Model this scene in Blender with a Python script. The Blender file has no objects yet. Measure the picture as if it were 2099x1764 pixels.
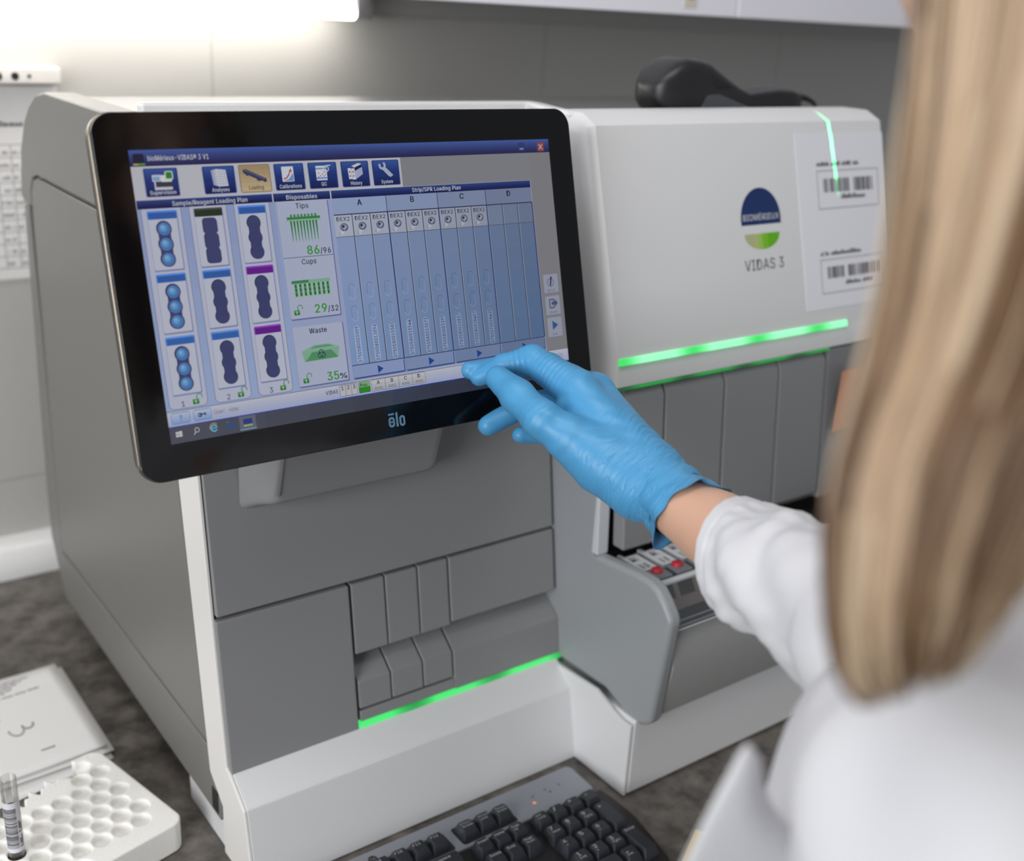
import bpy, bmesh, math, random
import numpy as np
from mathutils import Vector, Matrix

random.seed(7)
S = bpy.context.scene
COL = S.collection
PI = math.pi

# ------------------------------------------------------------------ camera
IMG_W, IMG_H = 2099, 1764
FPX = 2325.47
PITCH, YAW, ROLL = (math.radians(a) for a in (20.5587, 37.52486, 3.32099))
CAM = Vector((0.0, 0.0, 0.72))          # z = 0 is the worktop surface
_f = Vector((math.sin(YAW) * math.cos(PITCH), math.cos(YAW) * math.cos(PITCH), -math.sin(PITCH)))
_r = Vector((math.cos(YAW), -math.sin(YAW), 0))
_u = _r.cross(_f)
RT = math.cos(ROLL) * _r + math.sin(ROLL) * _u
UP = -math.sin(ROLL) * _r + math.cos(ROLL) * _u
FW = _f
cam = bpy.data.cameras.new('camera')
camo = bpy.data.objects.new('camera', cam)
COL.objects.link(camo)
camo.matrix_world = Matrix(((RT.x, UP.x, -FW.x, CAM.x), (RT.y, UP.y, -FW.y, CAM.y), (RT.z, UP.z, -FW.z, CAM.z), (0, 0, 0, 1)))
cam.sensor_fit = 'HORIZONTAL'
cam.sensor_width = 36.0
cam.lens = FPX * 36.0 / IMG_W
cam.clip_start = 0.02
cam.clip_end = 50
cam.dof.use_dof = True
cam.dof.focus_distance = 0.86
cam.dof.aperture_fstop = 4.0
S.camera = camo

# ------------------------------------------------------------------ world, lights, exposure
S.view_settings.view_transform = 'Standard'
S.view_settings.look = 'None'
S.view_settings.gamma = 1
S.view_settings.use_curve_mapping = False
S.view_settings.exposure = 0.0
w = bpy.data.worlds.new('room_air')
S.world = w
w.use_nodes = True
w.node_tree.nodes['Background'].inputs[0].default_value = (0.93, 0.96, 1.0, 1)
w.node_tree.nodes['Background'].inputs[1].default_value = 0.23


def area(name, loc, target, sx, sy, power, color=(1, 1, 1)):
    l = bpy.data.lights.new(name, 'AREA')
    l.shape = 'RECTANGLE'
    l.size, l.size_y = sx, sy
    l.energy = power
    l.color = color
    o = bpy.data.objects.new(name, l)
    COL.objects.link(o)
    o.location = loc
    o.rotation_euler = (Vector(target) - Vector(loc)).to_track_quat('-Z', 'Y').to_euler()
    return o


area('ceiling_panel_lamp', (0.25, 0.22, 1.95), (0.55, 0.75, 0.2), 1.4, 0.9, 15, (1.0, 0.985, 0.96))
area('window_daylight', (-2.3, -0.55, 1.0), (0.5, 0.75, 0.25), 1.5, 1.4, 66, (0.97, 0.985, 1.0))


# ------------------------------------------------------------------ materials
def srgb(*c):
    if len(c) == 1:
        c = c[0]
    out = []
    for v in c[:3]:
        v = v / 255.0
        out.append(v / 12.92 if v <= 0.04045 else ((v + 0.055) / 1.055) ** 2.4)
    return (*out, 1.0)


MATS = {}


def mat(name, col, rough=0.5, metal=0.0, spec=0.5, bump=0.0, bscale=400.0, coat=0.0, trans=0.0, sss=0.0, mottle=None):
    if name in MATS:
        return MATS[name]
    m = bpy.data.materials.new(name)
    m.use_nodes = True
    nt = m.node_tree
    b = nt.nodes['Principled BSDF']
    b.inputs['Base Color'].default_value = srgb(col)
    b.inputs['Roughness'].default_value = rough
    b.inputs['Metallic'].default_value = metal
    b.inputs['Specular IOR Level'].default_value = spec
    b.inputs['Coat Weight'].default_value = coat
    b.inputs['Transmission Weight'].default_value = trans
    if sss:
        b.inputs['Subsurface Weight'].default_value = sss
        b.inputs['Subsurface Radius'].default_value = (0.006, 0.003, 0.002)
        b.inputs['Subsurface Scale'].default_value = 1.0
    tc = nt.nodes.new('ShaderNodeTexCoord')
    if bump:
        n = nt.nodes.new('ShaderNodeTexNoise')
        n.inputs['Scale'].default_value = bscale
        n.inputs['Detail'].default_value = 3
        nt.links.new(tc.outputs['Object'], n.inputs['Vector'])
        bp = nt.nodes.new('ShaderNodeBump')
        bp.inputs['Strength'].default_value = bump
        bp.inputs['Distance'].default_value = 0.001
        nt.links.new(n.outputs['Fac'], bp.inputs['Height'])
        nt.links.new(bp.outputs['Normal'], b.inputs['Normal'])
    if mottle:
        scale, lo, hi = mottle
        n = nt.nodes.new('ShaderNodeTexNoise')
        n.inputs['Scale'].default_value = scale
        n.inputs['Detail'].default_value = 7
        n.inputs['Roughness'].default_value = 0.65
        nt.links.new(tc.outputs['Object'], n.inputs['Vector'])
        r = nt.nodes.new('ShaderNodeValToRGB')
        r.color_ramp.elements[0].position = 0.3
        r.color_ramp.elements[0].color = srgb(lo)
        r.color_ramp.elements[1].position = 0.72
        r.color_ramp.elements[1].color = srgb(hi)
        nt.links.new(n.outputs['Fac'], r.inputs['Fac'])
        nt.links.new(r.outputs['Color'], b.inputs['Base Color'])
    MATS[name] = m
    return m


def glow(name, col, strength=1.0, rough=0.3, base=(8, 8, 10)):
    """a surface that gives off light (lamp, LED, screen pixels)"""
    if name in MATS:
        return MATS[name]
    m = bpy.data.materials.new(name)
    m.use_nodes = True
    b = m.node_tree.nodes['Principled BSDF']
    b.inputs['Base Color'].default_value = srgb(base)
    b.inputs['Roughness'].default_value = rough
    b.inputs['Specular IOR Level'].default_value = 0.35
    b.inputs['Emission Color'].default_value = srgb(col)
    b.inputs['Emission Strength'].default_value = strength
    MATS[name] = m
    return m


def led(name, period, lo, hi, strength):
    """LED light pipe: bright spots over each diode, dimmer between"""
    m = bpy.data.materials.new(name)
    m.use_nodes = True
    nt = m.node_tree
    b = nt.nodes['Principled BSDF']
    b.inputs['Base Color'].default_value = srgb(60, 140, 80)
    b.inputs['Roughness'].default_value = 0.4
    tc = nt.nodes.new('ShaderNodeTexCoord')
    sp = nt.nodes.new('ShaderNodeSeparateXYZ')
    nt.links.new(tc.outputs['Object'], sp.inputs[0])
    mu = nt.nodes.new('ShaderNodeMath'); mu.operation = 'MULTIPLY'; mu.inputs[1].default_value = 2 * PI / period
    nt.links.new(sp.outputs['X'], mu.inputs[0])
    si = nt.nodes.new('ShaderNodeMath'); si.operation = 'SINE'
    nt.links.new(mu.outputs[0], si.inputs[0])
    mr = nt.nodes.new('ShaderNodeMapRange')
    mr.inputs['From Min'].default_value = -1; mr.inputs['From Max'].default_value = 1
    nt.links.new(si.outputs[0], mr.inputs['Value'])
    r = nt.nodes.new('ShaderNodeValToRGB')
    r.color_ramp.elements[0].color = srgb(lo)
    r.color_ramp.elements[1].color = srgb(hi)
    r.color_ramp.elements[1].position = 0.55
    nt.links.new(mr.outputs[0], r.inputs['Fac'])
    nt.links.new(r.outputs['Color'], b.inputs['Emission Color'])
    b.inputs['Emission Strength'].default_value = strength
    MATS[name] = m
    return m


M_WHITE = mat('white_plastic', (222, 222, 223), 0.34, bump=0.03, bscale=900)
M_WARM = mat('warm_white_plastic', (230, 227, 223), 0.4)
M_GREY = mat('grey_plastic', (140, 140, 141), 0.42, bump=0.05, bscale=1500)
M_CHEEK = mat('cool_grey_plastic', (150, 153, 156), 0.40, bump=0.05, bscale=1500)
M_SIDE = mat('light_grey_plastic', (116, 115, 112), 0.42, bump=0.06, bscale=1300)
M_TOP = mat('grey_top_plastic', (128, 128, 127), 0.3, bump=0.25, bscale=700)
M_DOOR = mat('door_grey_plastic', (128, 129, 131), 0.4)
M_GAP = mat('dark_gap', (22, 22, 22), 0.8)
M_DARK = mat('dark_plastic', (34, 34, 36), 0.45)
M_BLACK = mat('black_plastic', (30, 29, 30), 0.35)
M_BEZEL = mat('black_glass', (10, 10, 12), 0.09, spec=0.45)
M_METAL = mat('brushed_rim', (140, 131, 119), 0.3, metal=1.0)
M_SILVER = mat('silver_paint', (152, 156, 163), 0.38, metal=0.35)
M_PAPER = mat('paper', (240, 239, 238), 0.75)
M_PAPER2 = mat('plastic_sleeve_paper', (226, 226, 233), 0.6)
M_INK = mat('grey_ink', (84, 84, 90), 0.8)
M_INK2 = mat('pale_ink', (150, 148, 150), 0.8)
M_INKB = mat('black_ink', (28, 28, 34), 0.7)
M_FOAM = mat('white_foam', (246, 245, 241), 0.85, bump=0.35, bscale=500)
def thin_glass(name, tint, haze):
    m = bpy.data.materials.new(name)
    m.use_nodes = True
    nt = m.node_tree
    nt.nodes.remove(nt.nodes['Principled BSDF'])
    tr = nt.nodes.new('ShaderNodeBsdfTransparent'); tr.inputs[0].default_value = (*tint, 1)
    gl = nt.nodes.new('ShaderNodeBsdfGlossy'); gl.inputs['Roughness'].default_value = 0.05
    lw = nt.nodes.new('ShaderNodeLayerWeight'); lw.inputs['Blend'].default_value = haze
    mx = nt.nodes.new('ShaderNodeMixShader')
    nt.links.new(lw.outputs['Facing'], mx.inputs[0])
    nt.links.new(tr.outputs[0], mx.inputs[1]); nt.links.new(gl.outputs[0], mx.inputs[2])
    nt.links.new(mx.outputs[0], nt.nodes['Material Output'].inputs['Surface'])
    return m


M_GLASS = thin_glass('clear_glass', (0.97, 0.97, 0.965), 0.2)
M_RED = mat('red_plastic', (178, 38, 50), 0.4)
M_LIGHTGREY = mat('pale_grey_plastic', (196, 198, 202), 0.45)
M_GLOVE = mat('blue_nitrile', (76, 152, 200), 0.42, spec=0.45, bump=0.16, bscale=220, sss=0.12)


def stretch_lines(m, origin, ax, sd, nv):
    """fine tension lines in the glove film, running across the arm near the wrist"""
    nt = m.node_tree
    b = nt.nodes['Principled BSDF']
    tc = nt.nodes.new('ShaderNodeTexCoord')
    sub = nt.nodes.new('ShaderNodeVectorMath'); sub.operation = 'SUBTRACT'; sub.inputs[1].default_value = origin
    nt.links.new(tc.outputs['Object'], sub.inputs[0])
    outs = []
    for v, k in ((ax, 210.0), (sd, 30.0), (nv, 30.0)):
        d = nt.nodes.new('ShaderNodeVectorMath'); d.operation = 'DOT_PRODUCT'; d.inputs[1].default_value = [c * k for c in v]
        nt.links.new(sub.outputs[0], d.inputs[0]); outs.append(d.outputs['Value'])
    cb = nt.nodes.new('ShaderNodeCombineXYZ')
    sh = nt.nodes.new('ShaderNodeMath'); sh.operation = 'MULTIPLY_ADD'; sh.inputs[1].default_value = 2.2
    nt.links.new(outs[1], sh.inputs[0]); nt.links.new(outs[0], sh.inputs[2])
    nt.links.new(sh.outputs[0], cb.inputs[0]); nt.links.new(outs[1], cb.inputs[1]); nt.links.new(outs[2], cb.inputs[2])
    no = nt.nodes.new('ShaderNodeTexNoise'); no.inputs['Scale'].default_value = 1.0; no.inputs['Detail'].default_value = 1.0; no.inputs['Distortion'].default_value = 0.3
    nt.links.new(cb.outputs[0], no.inputs['Vector'])
    rg = nt.nodes.new('ShaderNodeMath'); rg.operation = 'SUBTRACT'; rg.inputs[1].default_value = 0.5
    nt.links.new(no.outputs['Fac'], rg.inputs[0])
    ab = nt.nodes.new('ShaderNodeMath'); ab.operation = 'ABSOLUTE'; nt.links.new(rg.outputs[0], ab.inputs[0])
    mr = nt.nodes.new('ShaderNodeMapRange'); mr.inputs['From Min'].default_value = 0.0; mr.inputs['From Max'].default_value = 0.05
    nt.links.new(ab.outputs[0], mr.inputs['Value'])
    # strength fades away from the wrist
    ms = nt.nodes.new('ShaderNodeMapRange'); ms.inputs['From Min'].default_value = 210 * 0.000; ms.inputs['From Max'].default_value = 210 * 0.046
    ms.inputs['To Min'].default_value = 0.36; ms.inputs['To Max'].default_value = 0.0
    nt.links.new(outs[0], ms.inputs['Value'])
    old = b.inputs['Normal'].links[0].from_node
    bp = nt.nodes.new('ShaderNodeBump'); bp.inputs['Distance'].default_value = 0.0012
    nt.links.new(ms.outputs[0], bp.inputs['Strength']); nt.links.new(mr.outputs[0], bp.inputs['Height'])
    nt.links.new(old.outputs['Normal'], bp.inputs['Normal'])
    nt.links.new(bp.outputs['Normal'], b.inputs['Normal'])


M_SKIN = mat('skin', (212, 168, 143), 0.5, bump=0.08, bscale=900, sss=0.15)
M_COAT = mat('white_cotton', (214, 214, 217), 0.85, bump=0.10, bscale=1800)
M_TROUSER = mat('dark_trousers', (40, 44, 56), 0.8)


# ------------------------------------------------------------------ mesh building
class MB:
    def __init__(s):
        s.v, s.f, s.m, s.mats = [], [], [], []

    def mi(s, m):
        if m not in s.mats:
            s.mats.append(m)
        return s.mats.index(m)

    def add(s, verts, faces, m, T=None):
        o = len(s.v)
        k = s.mi(m)
        s.v += [tuple(T @ Vector(p)) if T is not None else tuple(p) for p in verts]
        for f in faces:
            s.f.append([o + i for i in f])
            s.m.append(k)

    def box(s, x0, x1, y0, y1, z0, z1, m, T=None):
        v = [(x, y, z) for z in (z0, z1) for y in (y0, y1) for x in (x0, x1)]
        s.add(v, [(0, 2, 3, 1), (4, 5, 7, 6), (0, 1, 5, 4), (2, 6, 7, 3), (0, 4, 6, 2), (1, 3, 7, 5)], m, T)

    def prism_x(s, prof, x0, x1, m):
        """prof: list of (y, z), extruded along x"""
        a = sum(prof[i][0] * prof[(i + 1) % len(prof)][1] - prof[(i + 1) % len(prof)][0] * prof[i][1] for i in range(len(prof)))
        if a < 0:
            prof = prof[::-1]
        n = len(prof)
        v = [(x0, y, z) for y, z in prof] + [(x1, y, z) for y, z in prof]
        f = [tuple(range(n))[::-1], tuple(range(n, 2 * n))]
        f += [(i, (i + 1) % n, n + (i + 1) % n, n + i) for i in range(n)]
        s.add(v, f, m)

    def prism_z(s, prof, z0, z1, m, T=None):
        a = sum(prof[i][0] * prof[(i + 1) % len(prof)][1] - prof[(i + 1) % len(prof)][0] * prof[i][1] for i in range(len(prof)))
        if a < 0:
            prof = prof[::-1]
        n = len(prof)
        v = [(x, y, z0) for x, y in prof] + [(x, y, z1) for x, y in prof]
        f = [tuple(range(n))[::-1], tuple(range(n, 2 * n))]
        f += [(i, (i + 1) % n, n + (i + 1) % n, n + i) for i in range(n)]
        s.add(v, f, m, T)

    def poly(s, pts, z, m, T=None):
        a = sum(pts[i][0] * pts[(i + 1) % len(pts)][1] - pts[(i + 1) % len(pts)][0] * pts[i][1] for i in range(len(pts)))
        if a < 0:
            pts = pts[::-1]
        s.add([(x, y, z) for x, y in pts], [tuple(range(len(pts)))], m, T)

    def loft(s, rings, m, cap=True, closed=True):
        n = len(rings[0])
        v = [p for r in rings for p in r]
        f = []
        for i in range(len(rings) - 1):
            for j in range(n if closed else n - 1):
                k = (j + 1) % n
                f.append((i * n + j, i * n + k, (i + 1) * n + k, (i + 1) * n + j))
        if cap and closed:
            f.append(tuple(range(n))[::-1])
            o = (len(rings) - 1) * n
            f.append(tuple(range(o, o + n)))
        s.add(v, f, m)

    def tube(s, pts, rad, m, n=10, cap=True):
        pts = [Vector(p) for p in pts]
        if not isinstance(rad, (list, tuple)):
            rad = [rad] * len(pts)
        rings = []
        up = None
        for i, p in enumerate(pts):
            d = (pts[min(i + 1, len(pts) - 1)] - pts[max(i - 1, 0)]).normalized()
            if up is None:
                up = d.orthogonal().normalized()
            up = (up - d * up.dot(d)).normalized()
            b = d.cross(up)
            rings.append([tuple(p + rad[i] * (math.cos(2 * PI * j / n) * up + math.sin(2 * PI * j / n) * b)) for j in range(n)])
        s.loft(rings, m, cap)

    def text(s, string, x, y, h, m, z=0.0, T=None, align='l', width=None, bold=0.0, rot=0.0):
        """x, y: baseline anchor; h: capital height; flat glyph meshes"""
        v, f, wd = glyphs(string, bold)
        k = h
        kx = width / wd if width else k
        off = {'l': 0, 'c': -wd * kx / 2, 'r': -wd * kx}[align]
        c, sn = math.cos(rot), math.sin(rot)
        out = []
        for (gx, gy) in v:
            ax, ay = gx * kx + off, gy * k
            out.append((x + ax * c - ay * sn, y + ax * sn + ay * c, z))
        s.add(out, f, m, T)

    def build(s, name, parent=None, bevel=0.0, seg=2, smooth=True, angle=35, solid=0.0, sub=0):
        me = bpy.data.meshes.new(name)
        vs = s.v
        me.from_pydata(vs, [], s.f)
        for m in s.mats:
            me.materials.append(m)
        me.polygons.foreach_set('material_index', s.m)
        if smooth:
            me.polygons.foreach_set('use_smooth', [True] * len(me.polygons))
            if angle < 180:
                me.set_sharp_from_angle(angle=math.radians(angle))
        me.update()
        o = bpy.data.objects.new(name, me)
        COL.objects.link(o)
        if parent is not None:
            o.parent = parent
            o.matrix_parent_inverse = Matrix.Identity(4)
            root = parent
            M = INV.get(root.name)
            if M is not None:
                me.transform(M)
                INV[o.name] = M
        if bevel:
            b = o.modifiers.new('edge', 'BEVEL')
            b.width = bevel
            b.segments = seg
            b.limit_method = 'ANGLE'
            b.angle_limit = math.radians(28)
            b.harden_normals = True
        if solid:
            q = o.modifiers.new('thickness', 'SOLIDIFY')
            q.thickness = solid
        if sub:
            q = o.modifiers.new('smooth', 'SUBSURF')
            q.levels = q.render_levels = sub
        return o


INV = {}      # object name -> matrix that brings world coordinates into the thing's own frame
_gl = {}
FONT, CAPH = None, []
try:        # the sans-serif font that ships inside Blender
    import os
    FONT = bpy.data.fonts.load(os.path.join(bpy.utils.system_resource('DATAFILES'), 'fonts', 'Inter.woff2'))
except Exception:
    FONT = None


def caph():
    if not CAPH:
        cu = bpy.data.curves.new('t', 'FONT'); cu.body = 'H'; cu.size = 1.0
        if FONT: cu.font = FONT
        o = bpy.data.objects.new('t', cu); COL.objects.link(o)
        ev = o.evaluated_get(bpy.context.evaluated_depsgraph_get()); me = ev.to_mesh()
        CAPH.append(max(p.co.y for p in me.vertices)); ev.to_mesh_clear()
        bpy.data.objects.remove(o); bpy.data.curves.remove(cu)
    return CAPH[0]


def glyphs(string, bold):
    key = (string, bold)
    if key in _gl:
        return _gl[key]
    cu = bpy.data.curves.new('t', 'FONT')
    if FONT: cu.font = FONT
    cu.body = string
    cu.size = 1.0
    cu.resolution_u = 3
    cu.space_character = 1.07
    o = bpy.data.objects.new('t', cu)
    COL.objects.link(o)
    dg = bpy.context.evaluated_depsgraph_get()
    ev = o.evaluated_get(dg)
    me = ev.to_mesh()
    k = 1 / caph()
    v = [(p.co.x * k, p.co.y * k) for p in me.vertices]
    f = [tuple(p.vertices) for p in me.polygons]
    ev.to_mesh_clear()
    bpy.data.objects.remove(o)
    bpy.data.curves.remove(cu)
    if v:
        x0 = min(p[0] for p in v)
        v = [(a - x0, b) for a, b in v]
        wd = max(p[0] for p in v)
    else:
        wd = 1
    if bold:        # heavier weight: the same glyphs laid again a little to each side
        n0, f0 = list(v), list(f)
        for dx_, dy_ in ((bold, 0), (bold * 2, 0), (bold, bold * .7)):
            o_ = len(v)
            v = v + [(a + dx_, b + dy_) for a, b in n0]
            f = f + [tuple(i + o_ for i in p) for p in f0]
        wd += 2 * bold
    # make faces point to +z
    g = []
    for p in f:
        a = sum(v[p[i]][0] * v[p[(i + 1) % len(p)]][1] - v[p[(i + 1) % len(p)]][0] * v[p[i]][1] for i in range(len(p)))
        g.append(p if a > 0 else p[::-1])
    _gl[key] = (v, g, wd)
    return _gl[key]


def tag(o, label=None, cat=None, group=None, kind=None):
    if label: o['label'] = label
    if cat: o['category'] = cat
    if group: o['group'] = group
    if kind: o['kind'] = kind
    return o


def thing(name, label, cat, loc=(0, 0, 0), group=None, mw=None):
    o = bpy.data.objects.new(name, None)
    o.empty_display_size = 0.05
    COL.objects.link(o)
    M = mw if mw is not None else Matrix.Translation(loc)
    o.matrix_world = M
    INV[o.name] = M.inverted()
    tag(o, label, cat, group)
    return o


def at(px, py, depth):
    """scene point seen at photo pixel (px, py), depth metres along the view axis"""
    return CAM + depth * (FW + RT * ((px - IMG_W / 2) / FPX) - UP * ((py - IMG_H / 2) / FPX))


def rrect(x0, y0, x1, y1, r, n=5):
    p = []
    for cx, cy, a0 in ((x1 - r, y1 - r, 0), (x0 + r, y1 - r, 90), (x0 + r, y0 + r, 180), (x1 - r, y0 + r, 270)):
        for i in range(n + 1):
            a = math.radians(a0 + 90 * i / n)
            p.append((cx + r * math.cos(a), cy + r * math.sin(a)))
    return p


def circ(cx, cy, r, n=20, ry=None):
    return [(cx + r * math.cos(2 * PI * i / n), cy + (ry or r) * math.sin(2 * PI * i / n)) for i in range(n)]


def scribble(mb, x0, x1, y, h, m, z, T=None, gap=0.2):
    """small printed words too blurred to read: rows of uneven strokes"""
    x = x0
    while x < x1:
        wd = h * random.uniform(0.25, 0.6)
        hh = h * random.choice((0.65, 0.7, 1.0))
        if random.random() > gap:
            mb.poly([(x, y), (min(x + wd, x1), y), (min(x + wd, x1), y + hh), (x, y + hh)], z, m, T)
        x += wd + h * 0.18


# ------------------------------------------------------------------ implicit surfaces
def snets(F, o, h):
    """surface nets of the zero level of grid F (negative inside)"""
    Sg = F < 0
    nx, ny, nz = F.shape
    c = [(i, j, k) for i in (0, 1) for j in (0, 1) for k in (0, 1)]
    sl = lambda A, q: A[q[0]:nx - 1 + q[0], q[1]:ny - 1 + q[1], q[2]:nz - 1 + q[2]]
    cnt = sum(sl(Sg, q).astype(np.int8) for q in c)
    act = (cnt > 0) & (cnt < 8)
    I = np.argwhere(act)
    idx = -np.ones(act.shape, np.int64)
    idx[tuple(I.T)] = np.arange(len(I))
    vals = {q: F[I[:, 0] + q[0], I[:, 1] + q[1], I[:, 2] + q[2]] for q in c}
    P = np.zeros((len(I), 3)); N = np.zeros(len(I))
    for a in c:
        for ax in range(3):
            if a[ax] == 0:
                b = list(a); b[ax] = 1; b = tuple(b)
                fa, fb = vals[a], vals[b]
                mk = (fa < 0) != (fb < 0)
                t = np.where(mk, fa / np.where(mk, fa - fb, 1), 0)
                p = np.tile(np.array(a, float), (len(I), 1)); p[:, ax] = t
                P[mk] += p[mk]; N[mk] += 1
    V = np.array(o) + (I + P / N[:, None]) * h
    faces = []
    for ax in range(3):
        u, w_ = (ax + 1) % 3, (ax + 2) % 3
        A = [slice(0, n) for n in F.shape]; B = list(A)
        A[ax] = slice(0, F.shape[ax] - 1); B[ax] = slice(1, F.shape[ax])
        ch = Sg[tuple(A)] != Sg[tuple(B)]
        E = np.argwhere(ch)
        E = E[(E[:, u] > 0) & (E[:, w_] > 0) & (E[:, u] < F.shape[u] - 1) & (E[:, w_] < F.shape[w_] - 1)]
        ins = Sg[tuple(E.T)]
        q = []
        for du, dw in ((-1, -1), (0, -1), (0, 0), (-1, 0)):
            e = E.copy(); e[:, u] += du; e[:, w_] += dw
            q.append(idx[tuple(e.T)])
        q = np.stack(q, 1)
        q[~ins] = q[~ins][:, ::-1]
        faces.append(q)
    return V, np.concatenate(faces)


def grid(lo, hi, h):
    n = [int(math.ceil((hi[i] - lo[i]) / h)) + 1 for i in range(3)]
    ax = [lo[i] + h * np.arange(n[i]) for i in range(3)]
    return np.meshgrid(*ax, indexing='ij')


def cone(G, a, b, ra, rb):
    X, Y, Z = G
    a = np.array(a); b = np.array(b)
    d = b - a
    L2 = float(d @ d) + 1e-12
    t = np.clip(((X - a[0]) * d[0] + (Y - a[1]) * d[1] + (Z - a[2]) * d[2]) / L2, 0, 1)
    return np.sqrt((X - a[0] - t * d[0]) ** 2 + (Y - a[1] - t * d[1]) ** 2 + (Z - a[2] - t * d[2]) ** 2) - (ra + (rb - ra) * t)


def ell(G, c, r, R=None):
    p = np.stack([G[i] - c[i] for i in range(3)], -1)
    if R is not None:
        p = p @ np.array(R).T
    q = np.sqrt((p[..., 0] / r[0]) ** 2 + (p[..., 1] / r[1]) ** 2 + (p[..., 2] / r[2]) ** 2)
    return (q - 1) * min(r)


def smin(a, b, k):
    h = np.clip(0.5 + 0.5 * (b - a) / k, 0, 1)
    return b + (a - b) * h - k * h * (1 - h)


def relax(V, Fc, n=2, lam=0.5):
    V = V.copy()
    for _ in range(n):
        acc = np.zeros_like(V); cnt = np.zeros(len(V))
        for i, j in ((0, 1), (1, 2), (2, 3), (3, 0)):
            np.add.at(acc, Fc[:, i], V[Fc[:, j]]); np.add.at(cnt, Fc[:, i], 1)
            np.add.at(acc, Fc[:, j], V[Fc[:, i]]); np.add.at(cnt, Fc[:, j], 1)
        V += lam * (acc / np.maximum(cnt, 1)[:, None] - V)
    return V


def vnormals(V, Fc):
    n = np.cross(V[Fc[:, 2]] - V[Fc[:, 0]], V[Fc[:, 3]] - V[Fc[:, 1]])
    N = np.zeros_like(V)
    for i in range(4):
        np.add.at(N, Fc[:, i], n)
    return N / (np.linalg.norm(N, axis=1)[:, None] + 1e-12)

# ================================================================== the setting
WALLY = 1.432


def tile_wall():
    m = bpy.data.materials.new('wall_tiles')
    m.use_nodes = True
    nt = m.node_tree
    b = nt.nodes['Principled BSDF']
    b.inputs['Roughness'].default_value = 0.22
    tc = nt.nodes.new('ShaderNodeTexCoord')
    mp = nt.nodes.new('ShaderNodeMapping')
    mp.inputs['Rotation'].default_value = (PI / 2, 0, 0)
    mp.inputs['Location'].default_value = (-0.059, 0.119, 0)
    br = nt.nodes.new('ShaderNodeTexBrick')
    br.offset = 0.0
    br.inputs['Scale'].default_value = 1.0
    br.inputs['Brick Width'].default_value = 0.5305
    br.inputs['Row Height'].default_value = 0.328
    br.inputs['Mortar Size'].default_value = 0.0016
    br.inputs['Mortar Smooth'].default_value = 0.3
    br.inputs['Color1'].default_value = srgb(194, 193, 189)
    br.inputs['Color2'].default_value = srgb(194, 193, 189)
    br.inputs['Mortar'].default_value = srgb(172, 171, 168)
    nt.links.new(tc.outputs['Object'], mp.inputs['Vector'])
    nt.links.new(mp.outputs['Vector'], br.inputs['Vector'])
    nt.links.new(br.outputs['Color'], b.inputs['Base Color'])
    return m


mb = MB()
mb.box(-1.6, 3.0, WALLY, WALLY + 0.12, -0.9, 1.9, tile_wall())
tag(mb.build('wall_back'), kind='structure')
mb = MB()
mb.box(-1.6, 3.0, -1.6, WALLY, -0.98, -0.9, mat('floor_vinyl', (150, 148, 144), 0.4, mottle=(30, (120, 118, 114), (165, 163, 158))))
tag(mb.build('floor'), kind='structure')
mb = MB()
pr = [(WALLY, 0.0005)] + [(WALLY - 0.045 + 0.045 * math.sin(a) if False else WALLY - 0.042 * math.cos(a), 0.0005 + 0.042 * math.sin(a)) for a in [PI / 2 * i / 10 for i in range(11)]]
mb.prism_x(pr, -1.5, 2.4, mat('glossy_white_trim', (228, 228, 228), 0.18))
tag(mb.build('trim_1', angle=50), kind='structure')

mb = MB()
M_STONE = mat('dark_stone', (78, 74, 70), 0.33, bump=0.05, bscale=90, mottle=(34, (52, 49, 46), (128, 122, 115)))
mb.box(-1.5, 2.4, 0.455, WALLY, -0.04, 0.0, M_STONE)
tag(mb.build('worktop', bevel=0.004), 'dark mottled stone worktop under the grey analyzer and black keyboard', 'worktop')
mb = MB()
mb.box(-1.5, 2.4, 0.52, WALLY, -0.9, -0.04, mat('unseen_base_cabinet_laminate', (190, 188, 184), 0.5))
tag(mb.build('unseen_base_cabinet'), kind='structure')  # unseen base cabinet that carries the worktop

# ---- wall cabinet
CB, CF = 0.719, 1.10
cab = thing('wall_cabinet', 'pale lilac-white wall cabinet hanging above the analyzer, only its lower edge showing', 'cabinet', (0.2, 1.3, CB))
mc = mat('pale_cabinet_laminate', (243, 241, 250), 0.3)
mb = MB(); mb.box(-1.5, 2.4, CF + 0.02, WALLY - 0.0005, CB + 0.002, 1.45, mc); mb.build('carcass', cab, bevel=0.002)
for a, b in ((-1.5, 0.0), (0.003, 0.585), (0.588, 1.175), (1.178, 1.765), (1.768, 2.4)):
    mb = MB(); mb.box(a, b, CF, CF + 0.019, CB, 1.45, mc); mb.build('door', cab, bevel=0.0015)
mb = MB(); mb.box(1.078, 1.10, CF - 0.0008, CF, 0.728, 0.76, mat('beige_sticker', (218, 210, 196), 0.6))
mb.box(1.084, 1.094, CF - 0.0012, CF - 0.0008, 0.738, 0.746, M_INK2)
tag(mb.build('sticker', cab), 'small beige sticker')
mb = MB(); mb.box(-1.5, 2.4, WALLY - 0.03, WALLY - 0.0005, 0.696, CB + 0.002, mat('rail_grey', (176, 175, 172), 0.4)); mb.build('mounting_rail', cab, bevel=0.002)

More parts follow.
